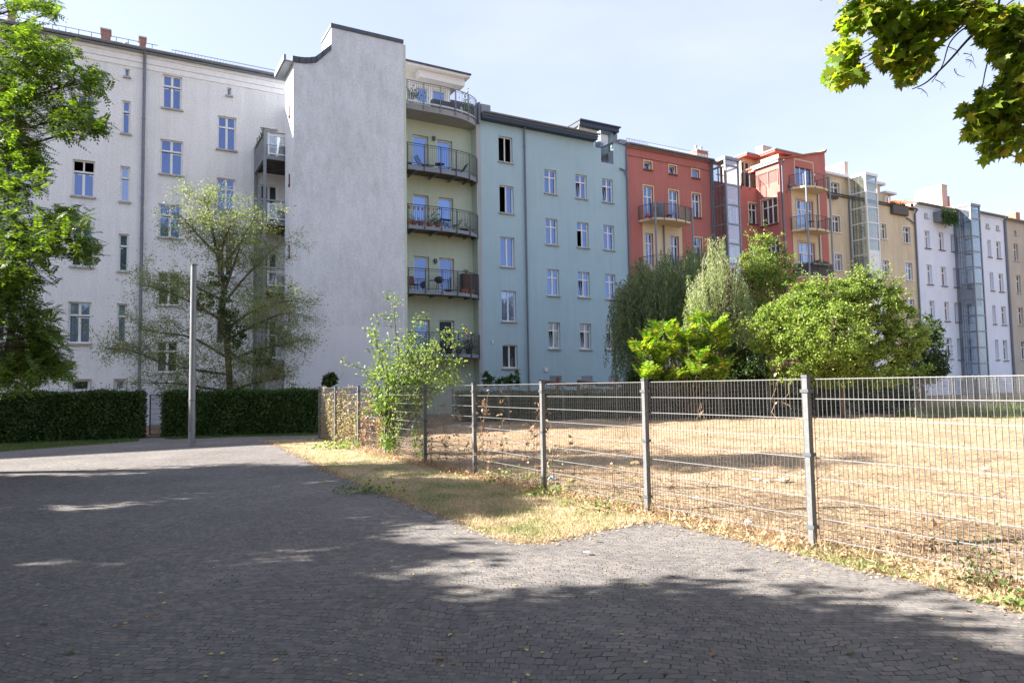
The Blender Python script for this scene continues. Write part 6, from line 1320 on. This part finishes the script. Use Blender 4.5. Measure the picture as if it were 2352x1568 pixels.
# red house, main balcony
z=RB[0]; t=T(1515,490,-.9); r=thing('covered_grill','grill under a grey tarpaulin on the left of the red house balcony','grill',t,-.9,z); mb=MB(); mb.lathe((t,-.9,z+.003),[(.42,0),(.4,.5),(.46,.8),(.40,1.15),(.2,1.28)],12); obj('tarpaulin',mb,M['greycover'],r,smooth=True)
t=T(1488,500,-1.0); r=thing('watering_can','small red watering can on the red house balcony','watering can',t,-1,z); mb=MB(); mb.lathe((t,-1.0,z+.003),[(.11,0),(.11,.22),(.09,.25)],10); obj('body',mb,M['redplastic'],r); mb=MB(); mb.tube([(t+.1,-1,z+.06),(t+.26,-1,z+.27)],.02,.012,k=6); mb.tube([(t-.1,-1,z+.06),(t-.2,-1,z+.2),(t-.02,-1,z+.33),(t+.08,-1,z+.24)],.012,k=5); obj('spout_and_handle',mb,M['redplastic'],r)
t=T(1560,505,-1.4); r=thing('reed_mat','reed matting tied inside the right part of the red house balcony','screen',t,-1.4,z); mb=MB(); n=10; q=[(tA+(tB-tA)*i/n,D4-.35*math.sin(math.pi*i/n)+.05) for i in range(n+1)]
for i in range(6,10): (a,b),(c,e)=q[i],q[i+1]; mb.prism([(a,b,z+.1),(c,e,z+.1),(c,e,z+.98),(a,b,z+.98)],(0,.02,0))
obj('matting',mb,M['reed'],r)
r=thing('garden_chair','green folding chair behind the reed mat on the red house balcony','chair',T(1538,500,-.8),-.8,z); t=T(1538,500,-.8); mb=MB(); mb.box(t-.22,t+.2,-1,-.6,z+.43,z+.46); obj('seat',mb,M['ivy'],r); mb=MB()
for y in (-1,-.6): mb.bar((t-.2,y,z),(t+.3,y,z+.85),.03); mb.bar((t+.25,y,z),(t-.2,y,z+.44),.03)
obj('chair_frame',mb,M['darksteel'],r)
# planters on the wicker balcony of the wing
z=WB[2]+1.0
for i,(a,b,lb) in enumerate(((.15,1.0,'long planter of trailing plants on the wicker screened balcony, left one'),(1.08,2.0,'long planter of trailing plants on the wicker screened balcony, right one'))):
    y=D5-.5; r=thing('window_box',lb,'planter',tA5+a,y,z); mb=MB(); mb.box(tA5+a,tA5+b,y,y+.2,z-.18,z); obj('box',mb,M['greycover'],r); n=150; p=np.column_stack([RNG.uniform(tA5+a,tA5+b,n),RNG.normal(y+.08,.1,n),z+RNG.normal(.03,.09,n)]); leafy('foliage',p,.11,M['ivy'],r,'oval',.6,.4)
z=WB[1]; t=T(1862,515,D5+.4); r=thing('balcony_table','small dark bistro table on the middle balcony of the red wing','table',t,D5+.4,z); mb=MB(); mb.lathe((t,D5+.4,z+.68),[(.3,0),(.3,.03)],14); obj('table_top',mb,M['darksteel'],r); mb=MB(); mb.bar((t,D5+.4,z),(t,D5+.4,z+.68),.05); obj('leg',mb,M['darksteel'],r)
t=T(1917,453,-.3); r=thing('window_box','black flower box under the attic window of the sand yellow house','planter',t,0,0); zz=Zp(1917,452); mb=MB(); mb.box(t-.6,t+.5,-.35,-.08,zz-.28,zz); obj('box',mb,M['blackplastic'],r)
# ivy on the roof balcony of the white house
a,b,z=balc6; r=thing('ivy','dense dark green ivy covering the roof balcony of the cool white house','climber',(a+b)/2,-.9,z); n=2600; p=np.column_stack([RNG.uniform(a-.05,b+.05,n),RNG.normal(-.95,.09,n),z+.35+RNG.normal(0,.36,n)]); leafy('foliage',p,.14,M['ivy'],r,'diamond',.8,.3); mb=MB()
for k in range(8): x=a+(b-a)*k/7; mb.tube([(x,-.9,z+1),(x+.05,-.93,z+.3),(x,-.9,z-.3)],.012,k=4)
obj('stems',mb,M['bark'],r)
a,b=T(2044,476),T(2079,482); z=Zp(2060,482)+.3; r=thing('balcony_plants','dry green shrubs in the attic balcony of the sand yellow house','plants',(a+b)/2,-.2,z); n=700; p=np.column_stack([RNG.uniform(a,b,n),RNG.normal(-.1,.12,n),z+RNG.normal(.15,.16,n)]); leafy('foliage',p,.13,M['bushdark'],r,'diamond',.7,.4)
# =================================================================== rail of rough logs near the blue green house, posts
r=thing('log_rail','weathered rail of rough round logs before the blue green house','log rail',facade=False,loc=zp(1240,890,36.5)); mb=MB(); YL=36.5
pl=[(1238,876),(1300,882),(1326,876.5),(1372,881),(1410,876),(1452,886)]
for i,j in ((0,1),(2,3),(4,5)): a=zp(*pl[i],YL-.1*i); b=zp(*pl[j],YL-.1*i); limb(mb,a,b,.1,.085,.01,8)
a=zp(1298,884,YL);b=zp(1330,884,YL); limb(mb,a,b,.08,.08,.01,8); a=zp(1368,884,YL);b=zp(1412,884,YL); limb(mb,a,b,.08,.08,.01,8); obj('logs',mb,M['log'],r)
for x in (1245,1328,1412): mb=MB(); a=zp(x,880,YL); mb.tube([(a.x,a.y,0),(a.x,a.y,a.z-.05)],.09,k=8); obj('post',mb,M['log'],r)
p=zp(1281,872,35.5); r=thing('wooden_post','short dark red painted post beside the log rail','post',facade=False,loc=(p.x,p.y,0)); mb=MB(); mb.box(p.x-.08,p.x+.08,p.y-.08,p.y+.08,0,zp(1281,868,35.5).z); obj('shaft',mb,M['redsill'],r); mb=MB(); zt=zp(1281,868,35.5).z; mb.lathe((p.x,p.y,zt+.002),[(.12,0),(.02,.06)],4); obj('post_cap',mb,M['redsill'],r)
# hay heap, litter, stones
p=gp(1345,975); mb=MB(); n0=24; random.seed(2)
ring=[]; 
for j,(rr,zz) in enumerate(((1.5,0.0),(1.1,.12),(.6,.2),(.1,.23))):
    for k in range(n0): a=6.283*k/n0; q=rr*random.uniform(.85,1.15); mb.v.append((p.x+q*math.cos(a)*1.3,p.y+q*math.sin(a)*.5,zz*random.uniform(.8,1.2)))
for j in range(3):
    for k in range(n0): a=j*n0+k; b=j*n0+(k+1)%n0; mb.f.append((a,b,b+n0,a+n0))
mb.f.append(tuple(range(3*n0,4*n0))); single('hay_heap',mb,M['hay'],'low heap of brown hay at the back of the field near the log rail','hay heap',(p.x,p.y,0),smooth=True)
def crumple(name,label,cat,x,y,s,mat,flat=.5):
    p=gp(x,y); mb=MB(); k=7
    for j in range(5):
        ph=math.pi*j/4
        for i in range(k): a=6.283*i/k; rr=math.sin(ph)*s*random.uniform(.6,1.25)+.001; mb.v.append((p.x+rr*math.cos(a),p.y+rr*math.sin(a),.03+s*flat*(1+math.cos(ph))*random.uniform(.8,1.1)))
    for j in range(4):
        for i in range(k): a=j*k+i; b=j*k+(i+1)%k; mb.f.append((a,b,b+k,a+k))
    single(name,mb,mat,label,cat,(p.x,p.y,0))
M['bluelit']=mat_plain('pale_blue_paper',(.30,.42,.55),.6); M['whitelit']=mat_plain('white_paper',(.75,.74,.78),.6); M['stone']=mat_plain('field_stone',(.40,.33,.27),.9)
crumple('litter','crumpled pale blue wrapper behind the fence, right of the fourth post','litter',1269,1108,.09,M['bluelit'])
crumple('litter','white paper scrap on the hay between the second and third post from the right','litter',1760,1113,.06,M['whitelit'])
crumple('litter','white paper scrap low on the hay left of the second post from the right','litter',1718,1207,.05,M['whitelit'])
crumple('litter','tiny white scrap on the hay right of the third post from the right','litter',1600,1150,.045,M['whitelit'])
crumple('litter','white scrap far right on the hay','litter',2263,1084,.06,M['whitelit'])
crumple('stone','flat brown stone on the hay left of the second post from the right','stone',1798,1111,.15,M['stone'],.22)
crumple('stone','pale stone on the hay beside the flat brown stone','stone',1742,1108,.11,M['stone'],.25)
crumple('litter','small white scrap lying on the sunlit paving before the grass tip','litter',1348,1274,.035,M['whitelit'],.12)
# leaves lying on the paving: one leaf, copied
random.seed(77); LM=MB()
def leafproto(i):
    mb=MB(); o=[(0,0,.0),(.32,.18,.12),(.5,.5,.2),(.3,.82,.16),(0,1.05,.3),(-.3,.82,.1),(-.5,.5,.18),(-.32,.18,.08)]; s=.038+.012*i
    mb.v=[(x*s*1.1,y*s*1.3-s*.6,z*s*(.6+.5*i)+.004) for x,y,z in o]; c=(0,0,.006); mb.v.append(c); mb.f=[(8,k,(k+1)%8) for k in range(8)]; return mb
protos=[]
for i,(mt,lb) in enumerate(((M['yellowleaf'],'yellow fallen leaf lying on the grey paving'),(M['dryleaf2'],'curled brown fallen leaf lying on the grey paving'),(M['thin'],'pale green fallen leaf lying on the grey paving'))):
    o=single('fallen_leaf',leafproto(i),mt,lb,'leaf',(0,0,0),['yellow fallen leaves on the paving','brown fallen leaves on the paving','green fallen leaves on the paving'][i]); protos.append(o)
cnt=0; used=[0,0,0]
pp=[(p.x,p.y) for p in pave]
while cnt<150:
    y=1/random.uniform(1/16,1/3.9); x=random.uniform(-.73,.73)*y
    if not inpoly(x,y,pp): continue
    i=random.choices((0,1,2),(6,3,1.2))[0]
    o=protos[i] if not used[i] else protos[i].copy()
    if used[i]: COL.objects.link(o)
    used[i]=1; o.location=(x,y,.002); o.rotation_euler=(random.uniform(-.15,.15),random.uniform(-.15,.15),random.uniform(0,6.28)); o.scale=(random.uniform(.4,.85),)*3; cnt+=1
